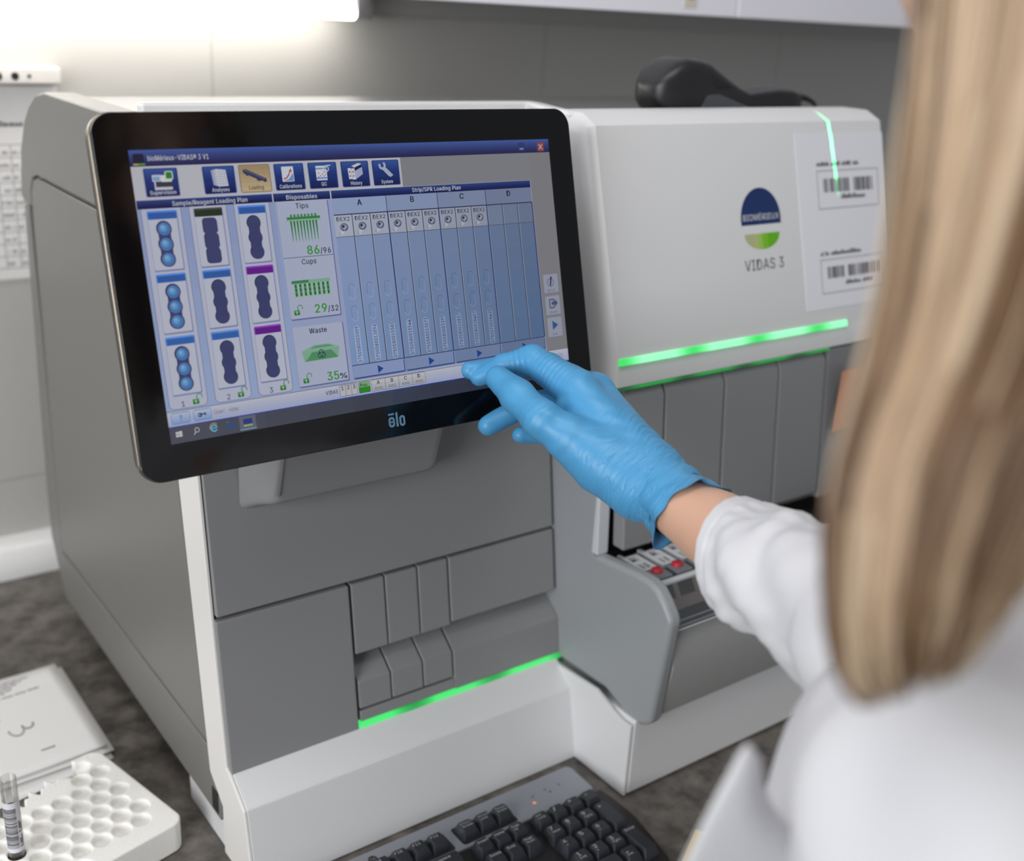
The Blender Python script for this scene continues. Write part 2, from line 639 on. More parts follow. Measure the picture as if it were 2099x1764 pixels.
# ---- under-cabinet tube lamp
lamp = thing('tube_lamp', 'glowing white fluorescent tube lamp under the wall cabinet, top left', 'lamp', (0.2, 1.38, 0.7))
TUBE_Y, TUBE_Z = WALLY - 0.052, 0.6985
mb = MB(); mb.tube([(-0.35, TUBE_Y, TUBE_Z), (0.762, TUBE_Y, TUBE_Z)], 0.0085, glow('tube_light', (255, 250, 240), 16.0), n=16); mb.build('tube', lamp, angle=60)
mb = MB(); mb.box(0.762, 0.785, TUBE_Y - 0.011, TUBE_Y + 0.0215, 0.692, CB, M_GREY); mb.build('end_socket', lamp, bevel=0.002)
mb = MB(); mb.box(-0.378, -0.35, TUBE_Y - 0.011, TUBE_Y + 0.0215, 0.688, CB, M_WHITE); mb.build('end_socket', lamp, bevel=0.002)

# ---- socket strip and wall chart
st = thing('socket_strip', 'white plastic socket strip with dark holes on the wall, upper left', 'socket strip', (0.25, WALLY, 0.613))
mb = MB(); mb.box(0.02, 0.398, WALLY - 0.022, WALLY - 0.0005, 0.604, 0.6235, M_WARM); mb.build('housing', st, bevel=0.003)
for x in (0.30, 0.3285, 0.3465, 0.362):
    mb = MB(); T = Matrix.Translation((x, WALLY - 0.0222, 0.6135)) @ Matrix.Rotation(PI / 2, 4, 'X')
    mb.prism_z(circ(0, 0, 0.0042 if x < 0.36 else 0.002), -0.004, 0.0006, M_DARK, T); mb.build('socket_hole', st)
mb = MB()
T = Matrix.Translation((0, WALLY - 0.0012, 0)) @ Matrix.Rotation(PI / 2, 4, 'X')
mb.poly(rrect(0.10, 0.377, 0.397, 0.601, 0.002), 0.0, M_PAPER, T)
for i in range(11):
    z = 0.39 + i * 0.0145
    mb.poly([(0.11, z), (0.385, z), (0.385, z + 0.0008), (0.11, z + 0.0008)], 0.0002, M_INK2, T)
for x in (0.11, 0.19, 0.26, 0.322, 0.3385, 0.355, 0.3845):
    mb.poly([(x, 0.39), (x + 0.0008, 0.39), (x + 0.0008, 0.535), (x, 0.535)], 0.0002, M_INK2, T)
for i in range(10):
    for x in (0.115, 0.195, 0.265, 0.324, 0.340, 0.358):
        scribble(mb, x, x + 0.012, 0.394 + i * 0.0145, 0.004, M_INK2, 0.0003, T)
scribble(mb, 0.20, 0.36, 0.556, 0.006, M_INK, 0.0003, T)
tag(mb.build('wall_chart', smooth=False, solid=0.0006), 'white printed table chart taped on the wall behind the analyzer, left edge', 'notice')

# ================================================================== the analyzer
XL = 0.3076
ana = thing('laboratory_analyzer', 'large grey and white benchtop laboratory analyzer with green light strips', 'lab machine', (0.7, 0.95, 0.0))


def psl(z):            # sloping front plane of the left module
    return 0.7893 + 0.155 * (z - 0.2318)


def dome(off=0.0):
    return [(0.905, 0.55), (0.905, 0.6185 - off), (1.155, 0.6185 - off), (1.187 - off * .4, 0.6130 - off), (1.215 - off, 0.599 - off), (1.235 - off, 0.584), (1.256 - off, 0.556), (1.268 - off, 0.525), (1.272 - off, 0.503)]


# core behind all cover plates
mb = MB()
core = [(0.88, 0.035), (1.245, 0.035), (1.285, 0.10), (1.262, 0.503)] + dome(0.004)[::-1][1:]
mb.prism_x(core, XL + 0.005, 1.125, M_TOP)
mb.build('rear_body', ana, bevel=0.004)
# left side: dome cap, panel, skirt, back strip, with dark seams between
mb = MB()
mb.prism_x([(0.8842, 0.5335)] + [(0.905, 0.6185)] + dome()[2:] + [(1.262, 0.498), (1.236, 0.498), (1.2325, 0.515), (1.222, 0.5295), (1.205, 0.5335)], XL, XL + 0.03, M_SIDE)
mb.build('side_dome', ana, bevel=0.0025, angle=40)
mb = MB()
mb.prism_x([(0.8834, 0.531), (1.205, 0.531), (1.2195, 0.527), (1.2295, 0.514), (1.233, 0.495), (1.243, 0.10), (0.8158, 0.0985)], XL, XL + 0.0062, M_SIDE)
mb.build('side_panel', ana, bevel=0.0015)
mb = MB()
mb.prism_x([(0.816, 0.0955), (1.243, 0.0965), (1.247, 0.496), (1.264, 0.496), (1.287, 0.16), (1.285, 0.10), (1.247, 0.036), (0.79, 0.03), (0.786, 0.05), (0.811, 0.071)], XL, XL + 0.006, M_SIDE)
mb.build('side_skirt', ana, bevel=0.002)
mb = MB()
mb.prism_x([(0.80, 0.04), (1.25, 0.045), (1.25, 0.51), (0.86, 0.53)], XL + 0.0045, XL + 0.02, M_GAP)
mb.build('seam_backing', ana)
mb = MB()
mb.box(XL - 0.0006, XL + 0.002, 0.7935, 0.807, 0.035, 0.058, M_DARK); mb.build('side_latch', ana, bevel=0.0005)
for x, y in ((0.36, 0.84), (0.36, 1.2), (1.05, 0.88), (1.05, 1.2)):
    mb = MB(); mb.tube([(x, y, 0.0), (x, y, 0.06)], 0.018, M_DARK, 16); mb.build('foot', ana)

# white front body of the left module (its flank is the white stripe)
low = [(0.7665, 0.0937), (0.739, 0.0747), (0.7225, 0.0005)]
mb = MB()
mb.prism_x([(0.784, 0.0005), (0.785, 0.05), (0.811, 0.071), (0.8515, 0.335), (0.888, 0.56), (0.905, 0.60), (0.862, 0.60), (0.8087, 0.351), (0.7929, 0.2312), (0.7735, 0.0968)] + low, XL, XL + 0.0034, M_WARM)
mb.build('white_flank', ana, bevel=0.0012)
mb = MB()
mb.prism_x([(0.87, 0.0005), (0.89, 0.30), (0.915, 0.60), (0.892, 0.60), (0.848, 0.351), (0.838, 0.2312), (0.826, 0.0937)] + low, XL + 0.0030, 0.664, M_WHITE)
mb.build('front_body', ana, bevel=0.0012)


def slab(z0, z1, x0, x1, th=0.018, out=0.0, m=M_GREY, name='panel', bevel=0.0016, par=ana):
    q = MB()
    q.prism_x([(psl(z0) - out, z0), (psl(z1) - out, z1), (psl(z1) + th, z1), (psl(z0) + th, z0)], x0, x1, m)
    return q.build(name, par, bevel=bevel)


slab(0.2335, 0.60, XL + 0.004, 0.6652, name='upper_panel')
slab(0.0925, 0.2308, XL + 0.0022, 0.4335, out=0.001, name='lower_panel')
for a, b in ((0.4361, 0.4697), (0.4712, 0.5045), (0.5060, 0.5380)):
    slab(0.1645, 0.2305, a, b, out=0.0, name='sample_flap', bevel=0.0012)
    q = MB()
    f0, f1 = 0.1115, 0.1375
    q.prism_x([(psl(f0), f0), (psl(f1), f1), (psl(f1) + 0.042, 0.170), (psl(f1) + 0.042, 0.13), (psl(f0) + 0.018, f0)], a, b, M_GREY)
    q.build('drawer_grip', ana, bevel=0.0012)
slab(0.1665, 0.2305, 0.5398, 0.6652, name='right_panel')
q = MB()
q.prism_x([(psl(0.098), 0.098), (psl(0.136), 0.136), (psl(0.136) + 0.042, 0.171), (psl(0.136) + 0.042, 0.098)], 0.5398, 0.668, M_GREY)
q.prism_x([(psl(0.099), 0.099), (psl(0.109), 0.109), (psl(0.109) + 0.02, 0.109), (psl(0.099) + 0.02, 0.099)], 0.4361, 0.5398, M_GREY)
q.build('lower_sill', ana, bevel=0.0012)
q = MB()
q.prism_x([(psl(0.10) + 0.030, 0.093), (psl(0.24) + 0.012, 0.236), (psl(0.24) + 0.05, 0.236), (psl(0.10) + 0.05, 0.093)], 0.4345, 0.666, M_GAP)
q.build('recess_lining', ana)
q = MB()
q.prism_x([(psl(0.0935) - 0.0012, 0.0925), (psl(0.0975) - 0.0012, 0.0975), (psl(0.0975) + 0.006, 0.0975), (psl(0.0935) + 0.006, 0.0925)], 0.4345, 0.6695, led('green_led_low', 0.092, (28, 140, 60), (70, 222, 112), 1.0))
tag(q.build('status_light_or_reflection', ana), 'glowing green light strip under the sample drawers')

# monitor carrier bulging from the upper panel
rings = []
for t, x0, x1, z0, yf, z1 in ((0, 0.340, 0.528, 0.318, 0.806, 0.50), (0.5, 0.3455, 0.520, 0.327, 0.79, 0.50), (1, 0.352, 0.510, 0.3335, 0.772, 0.49), (1.2, 0.356, 0.506, 0.3375, 0.767, 0.487)):
    r_ = rrect(x0, z0, x1, z1, 0.007, 4)
    rings.append([(px_, yf + 0.0 if pz_ < 0.40 else yf - (0.045 if t else 0.0) * min(1, (pz_ - 0.40) / 0.06), pz_) for px_, pz_ in r_])
mb = MB(); mb.loft(rings[::-1], M_GREY)
mb.build('monitor_carrier', ana, bevel=0.003, angle=60)

# raised rim behind the monitor, running into the cover
mb = MB()
mb.prism_z([(XL + 0.006, 0.905), (0.690, 0.905), (0.668, 0.812), (0.680, 0.806), (0.704, 0.898), (0.704, 0.918), (XL + 0.006, 0.918)], 0.585, 0.6325, M_WHITE)
mb.build('rear_rim', ana, bevel=0.003)

mb = MB()
mb.prism_x([(0.842, 0.598), (0.910, 0.612), (0.910, 0.617), (0.842, 0.603)], XL + 0.006, 0.667, M_WHITE)
mb.build('hood_top', ana, bevel=0.001)

# ---- right module: cover
CA, CBt = (0.7825, 0.624), (0.725, 0.4217)
CH = Vector((0, CBt[0] - CA[0], CBt[1] - CA[1])).normalized()
CNRM = Vector((0, CH.z, -CH.y))
if CNRM.y > 0: CNRM = -CNRM
# frame on the cover: x right, y up the slope, z outwards
TC_ = Matrix(((1, 0, 0, 0), (0, -CH.y, CNRM.y, CA[0]), (0, -CH.z, CNRM.z, CA[1]), (0, 0, 0, 1)))
X1 = 1.088
def cover_ring(x, i):
    return [(x, y, z) for y, z in ((0.7825 + i, 0.624 - i * .4), (0.7260 + i, 0.4256 + i * .3), (0.7260 + i, 0.4195 + i * .3), (0.7250 + i, 0.4165 + i * .3), (0.7235 + i, 0.3975 + i * .3), (0.745 + i, 0.3955 + i * .3), (0.86, 0.3955 + i * .3), (0.862, 0.60 - i), (0.835, 0.633 - i * .9), (0.801 + i * .6, 0.633 - i * .9))]


mb = MB()
mb.loft([cover_ring(x, i) for x, i in ((0.6665, 0.020), (0.6668, 0.013), (0.6682, 0.0075), (0.6706, 0.0035), (0.674, 0.0))] + [cover_ring(x, i) for x, i in ((X1 - 0.010, 0.0), (X1 - 0.003, 0.004), (X1, 0.010))], M_WHITE)
mb.build('upper_cover', ana, bevel=0.0022, seg=3, angle=26)
mb = MB()
mb.box(0.6745, 0.9985, -0.2140, -0.2075, -0.002, 0.0014, led('green_led_cover', 0.0905, (50, 200, 92), (150, 255, 188), 1.15), TC_)
tag(mb.build('status_light_or_reflection', ana, bevel=0.0005), 'bright green light bar along the foot of the white cover')
mb = MB()
mb.box(0.674, 0.974, 0.7228, 0.7245, 0.3945, 0.3968, led('green_led_reflection', 0.081, (6, 40, 18), (20, 140, 55), 0.8))  # green reflection of the light bar, made as a thin glowing strip
tag(mb.build('status_light_or_reflection', ana), 'thin dim green reflection of the light bar, above the four loading doors')
# printed logo, model name
mb = MB()
M_NAVY = mat('navy_print', (22, 46, 98), 0.4); M_GREENP = mat('green_print', (92, 172, 22), 0.4); M_TANP = mat('tan_green_print', (168, 186, 108), 0.4); M_WP = mat('white_print', (225, 228, 232), 0.5); M_GP = mat('grey_print', (96, 100, 106), 0.5)
cx = 0.8775
top = [(cx + 0.029 * math.cos(a), -0.0935 + 0.0305 * math.sin(a)) for a in [PI * i / 24 for i in range(25)]]
mb.poly(top + [(cx - 0.0288, -0.099), (cx + 0.0288, -0.099)], 0.0002, M_NAVY, TC_)
bot = lambda x0, x1: [(x0, -0.1078), (x1, -0.1078)] + [(x, -0.1078 - 0.0157 * math.sqrt(max(0, 1 - ((x - cx) / 0.0258) ** 2))) for x in [x1 + (x0 - x1) * i / 12 for i in range(13)]]
cuts = [cx - 0.0258, cx - 0.012, cx - 0.006, cx, cx + 0.008, cx + 0.0258]
for i, mm_ in enumerate(((178, 180, 140), (176, 190, 120), (158, 194, 86), (122, 186, 44), (96, 178, 16))):
    mb.poly(bot(cuts[i], cuts[i + 1]), 0.0002, mat('logo_green_%d' % i, mm_, 0.4), TC_)
mb.text('BIOMÉRIEUX', cx, -0.0945, 0.0058, M_WP, 0.0004, TC_, 'c', 0.052, 0.0)
mb.text('VIDAS 3', cx, -0.1435, 0.0105, M_GP, 0.0002, TC_, 'c', 0.057, 0.01)
tag(mb.build('maker_logo', ana, smooth=False), 'round blue and green printed logo with name below')
# barcode sheet in a plastic sleeve
mb = MB()
mb.poly(rrect(0.936, -0.193, 1.0795, -0.012, 0.002), 0.0006, M_PAPER2, TC_)
sleeve = mb.build('barcode_sheet', ana, smooth=False, solid=0.0004)
tag(sleeve, 'white sheet with two framed barcodes taped on cover')
mb = MB()


def frame(x0, x1, y0, y1, t):
    for a in ((x0, x1, y0, y0 + t), (x0, x1, y1 - t, y1), (x0, x0 + t, y0, y1), (x1 - t, x1, y0, y1)):
        mb.poly([(a[0], a[2]), (a[1], a[2]), (a[1], a[3]), (a[0], a[3])], 0.0010, M_INK2, TC_)


def barcode(mb, x0, x1, y0, y1, m, z, T, mod, gapx=None):
    x = x0
    while x < x1:
        wd = mod * random.choice((1, 1, 2, 3))
        if not (gapx and gapx[0] < x < gapx[1]):
            mb.poly([(x, y0), (min(x + wd, x1), y0), (min(x + wd, x1), y1), (x, y1)], z, m, T)
        x += wd + mod * random.choice((1, 1, 2, 3))


frame(0.966, 1.067, -0.0895, -0.050, 0.0007)
frame(0.962, 1.067, -0.177, -0.1415, 0.0007)
barcode(mb, 0.9755, 1.057, -0.0725, -0.0585, M_INK, 0.0010, TC_, 0.00085, (1.016, 1.024))
barcode(mb, 0.973, 1.0625, -0.1615, -0.1495, M_INK, 0.0010, TC_, 0.00085, (1.0, 1.006))
scribble(mb, 0.9665, 1.0355, -0.0455, 0.0042, M_INK, 0.0010, TC_, 0.1)
scribble(mb, 1.003, 1.043, -0.080, 0.0048, M_INK, 0.0010, TC_, 0.0)
scribble(mb, 0.9635, 1.030, -0.1375, 0.0044, M_INK, 0.0010, TC_, 0.15)
scribble(mb, 1.001, 1.048, -0.1695, 0.0042, M_INK, 0.0010, TC_, 0.1)
mb.build('printed_barcodes', sleeve, smooth=False)

# ---- right module: cheek wall, pillar, doors
mb = MB()
mb.prism_x([(0.7235, 0.226), (0.732, 0.228), (0.732, 0.40), (0.86, 0.40), (0.86, 0.09), (0.77, 0.09)], 0.668, 0.672, M_CHEEK)
mb.build('inner_wall', ana, bevel=0.001)
mb = MB()
mb.prism_x([(0.7245, 0.228), (0.7345, 0.398), (0.745, 0.398), (0.745, 0.228)], 0.6683, 0.6825, M_LIGHTGREY)
mb.build('door_pillar', ana, bevel=0.0015)
dx = [0.6845, 0.7352, 0.8164, 0.8966, 0.9716]
dz = lambda z: 0.7225 + 0.10 * (z - 0.39)
for i in range(4):
    q = MB()
    a, b = dx[i] + 0.0009, dx[i + 1] - 0.0009
    q.prism_x([(dz(0.236), 0.236), (dz(0.383), 0.383), (dz(0.383) + 0.006, 0.3935), (dz(0.39) + 0.016, 0.3935), (dz(0.236) + 0.016, 0.236)], a, b, M_DOOR)
    d = q.build('loading_door', ana, bevel=0.0022, seg=3)
q = MB(); q.box(0.68, 1.02, 0.738, 0.75, 0.22, 0.397, M_GAP); q.build('door_backing', ana)
mb = MB()
mb.prism_x([(dz(0.228) + 0.001, 0.228), (dz(0.395) + 0.001, 0.395), (0.80, 0.395), (0.80, 0.228)], 0.9735, 1.088, M_DOOR)
mb.build('right_pillar', ana, bevel=0.002)
mb = MB()
mb.box(0.984, 1.024, 0.7088, 0.7098, 0.304, 0.373, mat('orange_sticker', (206, 138, 108), 0.5))
tag(mb.build('warning_sticker', ana, bevel=0.0003), 'plain orange sticker')

# ---- right module: tray housing
cheek = [(0.7701, 0.0915), (0.72, 0.0935), (0.6957, 0.0945), (0.6615, 0.082), (0.6443, 0.0825), (0.6335, 0.0885), (0.6289, 0.0965), (0.6189, 0.2058), (0.6225, 0.2125), (0.6309, 0.2224), (0.6405, 0.2305), (0.652, 0.2345), (0.668, 0.2345), (0.7233, 0.2283), (0.7701, 0.2283)]
mb = MB(); mb.prism_x(cheek, 0.6681, 0.6835, M_CHEEK); mb.build('tray_cheek', ana, bevel=0.0055, seg=4)
mb = MB(); mb.prism_x(cheek, 1.073, 1.088, M_CHEEK); mb.build('tray_cheek', ana, bevel=0.0055, seg=4)
mb = MB()
mb.prism_x([(0.6325, 0.0965), (0.6235, 0.152), (0.6315, 0.1835), (0.640, 0.1835), (0.70, 0.1835), (0.70, 0.092), (0.66, 0.0845), (0.6455, 0.086)], 0.6832, 1.0735, mat('tray_front_grey', (150, 150, 149), 0.42))
mb.build('tray_front', ana, bevel=0.0015)
mb = MB()
mb.box(0.6832, 1.0735, 0.65, 0.745, 0.195, 0.2085, M_DARK)
mb.build('bay_floor', ana)
mb = MB()      # frame behind the clear lid, square windows
yz = lambda t: (0.655 + (0.630 - 0.655) * t, 0.2265 + (0.1865 - 0.2265) * t)
mtb = mat('bay_brown_grey', (128, 119, 113), 0.5)
mb.prism_x([yz(0), (yz(0)[0] + 0.006, yz(0)[1] - .002), (yz(0.1)[0] + 0.006, yz(0.1)[1]), yz(0.1)], 0.6845, 1.072, M_LIGHTGREY)
for i in range(15):
    x = 0.694 + 0.0265 * i
    mb.prism_x([yz(0.1), (yz(0.1)[0] + 0.004, yz(0.1)[1]), (yz(0.46)[0] + 0.004, yz(0.46)[1]), yz(0.46)], x + 0.0065, x + 0.0125, mtb)
mb.prism_x([yz(0.42), (yz(0.42)[0] + 0.004, yz(0.42)[1]), (yz(0.62)[0] + 0.004, yz(0.62)[1]), yz(0.62)], 0.6845, 1.072, mtb)
mb.build('bay_grid', ana, bevel=0.0006)
mb = MB()
mb.prism_x([(yz(0.02)[0] + 0.006, yz(0.02)[1]), (yz(1)[0] + 0.006, yz(1)[1]), (0.66, 0.185), (0.672, 0.20)], 0.6845, 1.072, M_DARK)
mb.build('bay_lining', ana)
mb = MB()
off = lambda t, d: (yz(t)[0] - 0.85 * d, yz(t)[1] + 0.53 * d)
mb.prism_x([off(0.05, 0.0015), off(1.0, 0.0015), off(1.0, 0.003), off(0.05, 0.003)], 0.6845, 1.072, thin_glass('clear_acrylic', (0.93, 0.93, 0.94), 0.25))
for t in (0.80, 0.90, 0.97):
    mb.prism_x([off(t, 0.003), off(t + 0.018, 0.003), off(t + 0.018, 0.0043), off(t, 0.0043)], 0.6845, 1.072, M_LIGHTGREY if t > 0.95 else M_SILVER)
tag(mb.build('bay_window', ana), 'clear ridged window in front of strip bay')

# ---- right module: white base
mb = MB()
mb.prism_x([(0.648, 0.0015), (0.736, 0.0005), (0.7665, 0.09), (0.70, 0.0945), (0.6615, 0.0815), (0.648, 0.0825)], 0.6605, 0.6645, M_WHITE)
mb.build('base_cheek', ana, bevel=0.0008)
mb = MB()
mb.box(0.6655, 1.12, 0.6475, 0.86, 0.0025, 0.0865, M_WHITE)
mb.build('base_front', ana, bevel=0.0015)

# ---- reagent strips lying in the tray bay (rest in the machine: things of their own)
lab = ['grey test strip with red button, nearest the tray\'s left cheek', 'grey test strip with red button, middle of the three in the tray', 'grey test strip with red button, third from the cheek, beside the forearm']
for i in range(3):
    x0 = 0.6865 + 0.0265 * i
    s_ = thing('test_strip', lab[i], 'test strip', (x0 + 0.012, 0.68, 0.2085), group='test strips in the loading tray')
    q = MB(); q.box(x0, x0 + 0.0235, 0.658, 0.722, 0.2087, 0.2215, mat('strip_grey', (78, 80, 86), 0.5)); q.build('strip_body', s_, bevel=0.0012)
    q = MB()     # pale printed deck with wells
    zt, zb = 0.2262, 0.2215
    for a in ((x0 + 0.002, x0 + 0.0065, 0.681, 0.7185), (x0 + 0.0172, x0 + 0.0215, 0.681, 0.712), (x0 + 0.0065, x0 + 0.0172, 0.681, 0.6845), (x0 + 0.0065, x0 + 0.0172, 0.694, 0.7), (x0 + 0.0065, x0 + 0.0172, 0.7085, 0.712), (x0 + 0.010, x0 + 0.012, 0.6845, 0.694)):
        q.box(a[0], a[1], a[2], a[3], zb, zt, M_LIGHTGREY)
    tag(q.build('well_deck', s_, bevel=0.0006), 'pale deck with dark wells')
    q = MB(); q.box(x0 + 0.0015, x0 + 0.022, 0.6605, 0.6775, zb, 0.2275, mat('strip_block', (112, 114, 120), 0.45)); q.build('handle_block', s_, bevel=0.0012)
    q = MB(); q.tube([(x0 + 0.0115, 0.6725, 0.2275), (x0 + 0.0115, 0.6725, 0.2295), (x0 + 0.0115, 0.6725, 0.2303)], [0.0058, 0.0056, 0.0045], M_RED, 20); tag(q.build('button', s_, angle=50), 'red button')

# ================================================================== touchscreen monitor
MT = Matrix.Translation((0.24786, 0.74526, 0.61862)) @ Matrix.Rotation(math.radians(75), 4, 'X')
mon = thing('touchscreen_monitor', 'black-framed touchscreen monitor showing a blue loading plan, mounted on the analyzer', 'monitor', mw=MT)
INV[mon.name] = Matrix.Identity(4)      # its parts are built in the screen's own frame (metres, origin at the picture's top left corner)
mb = MB()
mb.prism_z(rrect(-0.0217, -0.2173, 0.3676, 0.0243, 0.0145, 8), -0.0042, 0.0, M_BEZEL)
mb.build('front_glass', mon, bevel=0.0007)
mb = MB()
mb.prism_z(rrect(-0.0224, -0.2180, 0.3683, 0.0250, 0.0152, 8), -0.0095, -0.0044, M_METAL)
mb.build('metal_rim', mon, bevel=0.0012)
mb = MB()
mb.prism_z(rrect(-0.0205, -0.216, 0.3664, 0.0231, 0.014, 8), -0.0205, -0.0097, M_DARK)
mb.prism_z(rrect(0.05, -0.20, 0.30, -0.02, 0.012, 6), -0.042, -0.0206, M_DARK)
mb.build('back_housing', mon, bevel=0.003)
mb = MB()
EL = mat('elo_print', (92, 124, 150), 0.4)
zz = 0.0001
# maker's name under the picture: narrow rounded letters
def ring_letter(x0, x1, y0, y1, t, n=8):
    o = rrect(x0, y0, x1, y1, (x1 - x0) * 0.45, n); i = rrect(x0 + t, y0 + t, x1 - t, y1 - t, (x1 - x0 - 2 * t) * 0.45, n)
    for k in range(len(o)):
        k2 = (k + 1) % len(o)
        yield [o[k], o[k2], i[k2], i[k]]
for qd in ring_letter(0.1662, 0.1716, -0.2096, -0.2017, 0.0017):
    mx, my = sum(p[0] for p in qd) / 4, sum(p[1] for p in qd) / 4
    if mx > 0.1698 and -0.2072 < my < -0.2062: continue
    mb.poly(qd, zz, EL)
mb.poly([(0.1670, -0.2062), (0.1712, -0.2062), (0.1712, -0.205), (0.1670, -0.205)], zz, EL)
mb.poly([(0.1664, -0.2004), (0.1714, -0.2004), (0.1714, -0.1990), (0.1664, -0.1990)], zz, EL)
mb.poly([(0.1727, -0.2097), (0.1745, -0.2097), (0.1745, -0.1988), (0.1727, -0.1988)], zz, EL)
for qd in ring_letter(0.1756, 0.1806, -0.2099, -0.2017, 0.0017): mb.poly(qd, zz, EL)
tag(mb.build('maker_name', mon, smooth=False), 'small blue-grey printed name under the picture')


# ---- the picture on the screen: u right, v down, in millimetres
class UI(MB):
    LAY = 0.00003

    def z(s, l): return 0.00008 + l * s.LAY

    def col(s, *c): return glow('px_%d_%d_%d' % c, c, 0.64, 0.22)

    def P(s, pts, c, l): s.poly([(u / 1000, -v / 1000) for u, v in pts], s.z(l), s.col(*c))

    def R(s, u0, v0, u1, v1, c, l, r=0):
        s.P(rrect(u0, v0, u1, v1, r, 4) if r else [(u0, v0), (u1, v0), (u1, v1), (u0, v1)], c, l)

    def grad(s, u0, v0, u1, v1, c0, c1, l, n=8, vert=True):
        for i in range(n):
            c = tuple(int(round(c0[k] + (c1[k] - c0[k]) * i / (n - 1))) for k in range(3))
            if vert: s.R(u0, v0 + (v1 - v0) * i / n, u1, v0 + (v1 - v0) * (i + 1) / n, c, l)
            else: s.R(u0 + (u1 - u0) * i / n, v0, u0 + (u1 - u0) * (i + 1) / n, v1, c, l)

    def L(s, u0, v0, u1, v1, t, c, l):
        d = Vector((u1 - u0, v1 - v0)); n = Vector((-d.y, d.x)).normalized() * t / 2
        s.P([(u0 + n.x, v0 + n.y), (u1 + n.x, v1 + n.y), (u1 - n.x, v1 - n.y), (u0 - n.x, v0 - n.y)], c, l)

    def C(s, u, v, r, c, l, n=20, ry=None): s.P(circ(u, v, r, n, ry), c, l)

    def arc(s, u, v, r, a0, a1, t, c, l, n=10):
        for i in range(n):
            a, b = (math.radians(a0 + (a1 - a0) * k / n) for k in (i, i + 1))
            s.P([(u + (r + t / 2) * math.cos(a), v - (r + t / 2) * math.sin(a)), (u + (r + t / 2) * math.cos(b), v - (r + t / 2) * math.sin(b)),
                 (u + (r - t / 2) * math.cos(b), v - (r - t / 2) * math.sin(b)), (u + (r - t / 2) * math.cos(a), v - (r - t / 2) * math.sin(a))], c, l)

    def T(s, t, u, v, h, c, l, al='l', w=None, b=0.0, rot=0.0):
        s.text(t, u / 1000, -v / 1000, h / 1000, s.col(*c), s.z(l), None, al, w / 1000 if w else None, b * 1.8 + .008, rot)


ui = UI()
W_ = (204, 205, 216)
ui.grad(0, 10.4, 344, 181.4, (202, 203, 213), (192, 196, 222), 0, 6)
# right-hand margin of the program window, viewing-angle dimming painted into its greys
ui.R(321.8, 10.4, 344, 171.3, (140, 140, 145), 1); ui.R(202, 10.4, 321.8, 32, (142, 143, 149), 1)
ui.grad(0, 0, 344, 10.5, (72, 98, 172), (40, 40, 88), 1, 9)
ui.R(2.3, 2.4, 9.6, 8.6, (36, 34, 66), 2, 1.2); ui.R(2.1, 8.6, 5.5, 9.7, (188, 180, 96), 2); ui.R(5.5, 8.6, 9.9, 9.7, (96, 170, 70), 2)
ui.T('bioMérieux-VIDAS® 3 V1', 11.9, 7.1, 3.3, (200, 202, 214), 3, w=41.6, b=0.02)
ui.R(313, 2.3, 319, 8.6, (52, 66, 122), 2, .6); ui.R(314.2, 6.6, 318, 7.7, (150, 160, 196), 3)
ui.R(332, 2.4, 338.8, 9.5, (150, 74, 78), 2, .6); ui.L(333.6, 4, 337.2, 8, 1, (200, 176, 184), 3); ui.L(337.2, 4, 333.6, 8, 1, (200, 176, 184), 4)
# toolbar buttons
NAVY, NAVY2 = (54, 84, 160), (22, 40, 108)
for n_, u in (('Supervision', 7.8), ('Analyses', 47.6), ('Calibrations', 99.4), ('QC', 125.5), ('History', 151.7), ('System', 177.5)):
    ui.R(u - .5, 11.6, u + 23.1, 30.7, (182, 186, 206), 2, 1.3)
    ui.R(u, 12, u + 22.6, 30.2, (32, 56, 126), 3, 1)
    ui.grad(u + .9, 12.4, u + 21.7, 22, (56, 88, 164), (30, 54, 126), 4, 5); ui.grad(u + .9, 22, u + 21.7, 29.8, (30, 54, 126), (20, 34, 94), 4, 4)
    ui.T(n_, u + 11.3, 28.9 if n_ != 'QC' else 28.4, 2.5, (206, 212, 228), 6, 'c', {'Supervision': 17.6, 'Analyses': 12.4, 'Calibrations': 17, 'QC': 4.2, 'History': 9.4, 'System': 9.8}[n_], .015)
ui.R(73.3, 11.7, 96.4, 30.6, (150, 128, 98), 2, 1.3); ui.grad(74, 12.2, 95.8, 30, (176, 152, 116), (206, 186, 150), 3, 6)
ui.T('Loading', 84.8, 28.6, 2.6, (60, 54, 58), 6, 'c', 10.8, .01)
# Supervision: little instrument
ui.R(13, 16.2, 19, 20.6, (208, 212, 228), 5, .5); ui.R(13.6, 17.4, 18, 20.2, (140, 176, 222), 6); ui.R(19, 16.5, 26, 21, (226, 228, 236), 5); ui.R(14, 20.6, 26, 24.4, (58, 62, 76), 5); ui.R(14, 24, 26, 26, (206, 210, 226), 5, .5); ui.R(14, 20.6, 15, 26, (206, 210, 226), 6)
ui.R(21.6, 14, 27.2, 19.6, (200, 222, 204), 6, 1); ui.R(22.4, 14.7, 26.4, 18.8, (44, 136, 48), 7, .5)
# Analyses: stacked sheets
for i in range(3): ui.P([(53.5 + i * 1.6, 14.6 - i * .4), (60.6 + i * 1.7, 14.2 + i * .2), (61.4 + i * 1.7, 24.8 + i * .3), (54.4 + i * 1.6, 24.6 + i * .5)], (170 + 22 * i, 178 + 20 * i, 206 + 10 * i), 5 + i)
for i in range(6): ui.L(57.2, 15.8 + i * 1.6, 64.4, 15.8 + i * 1.6, .25, (158, 168, 200), 8)
for i in range(3): ui.L(59.2 + i * 1.8, 14.4, 59.6 + i * 1.8, 25, .2, (158, 168, 200), 9)
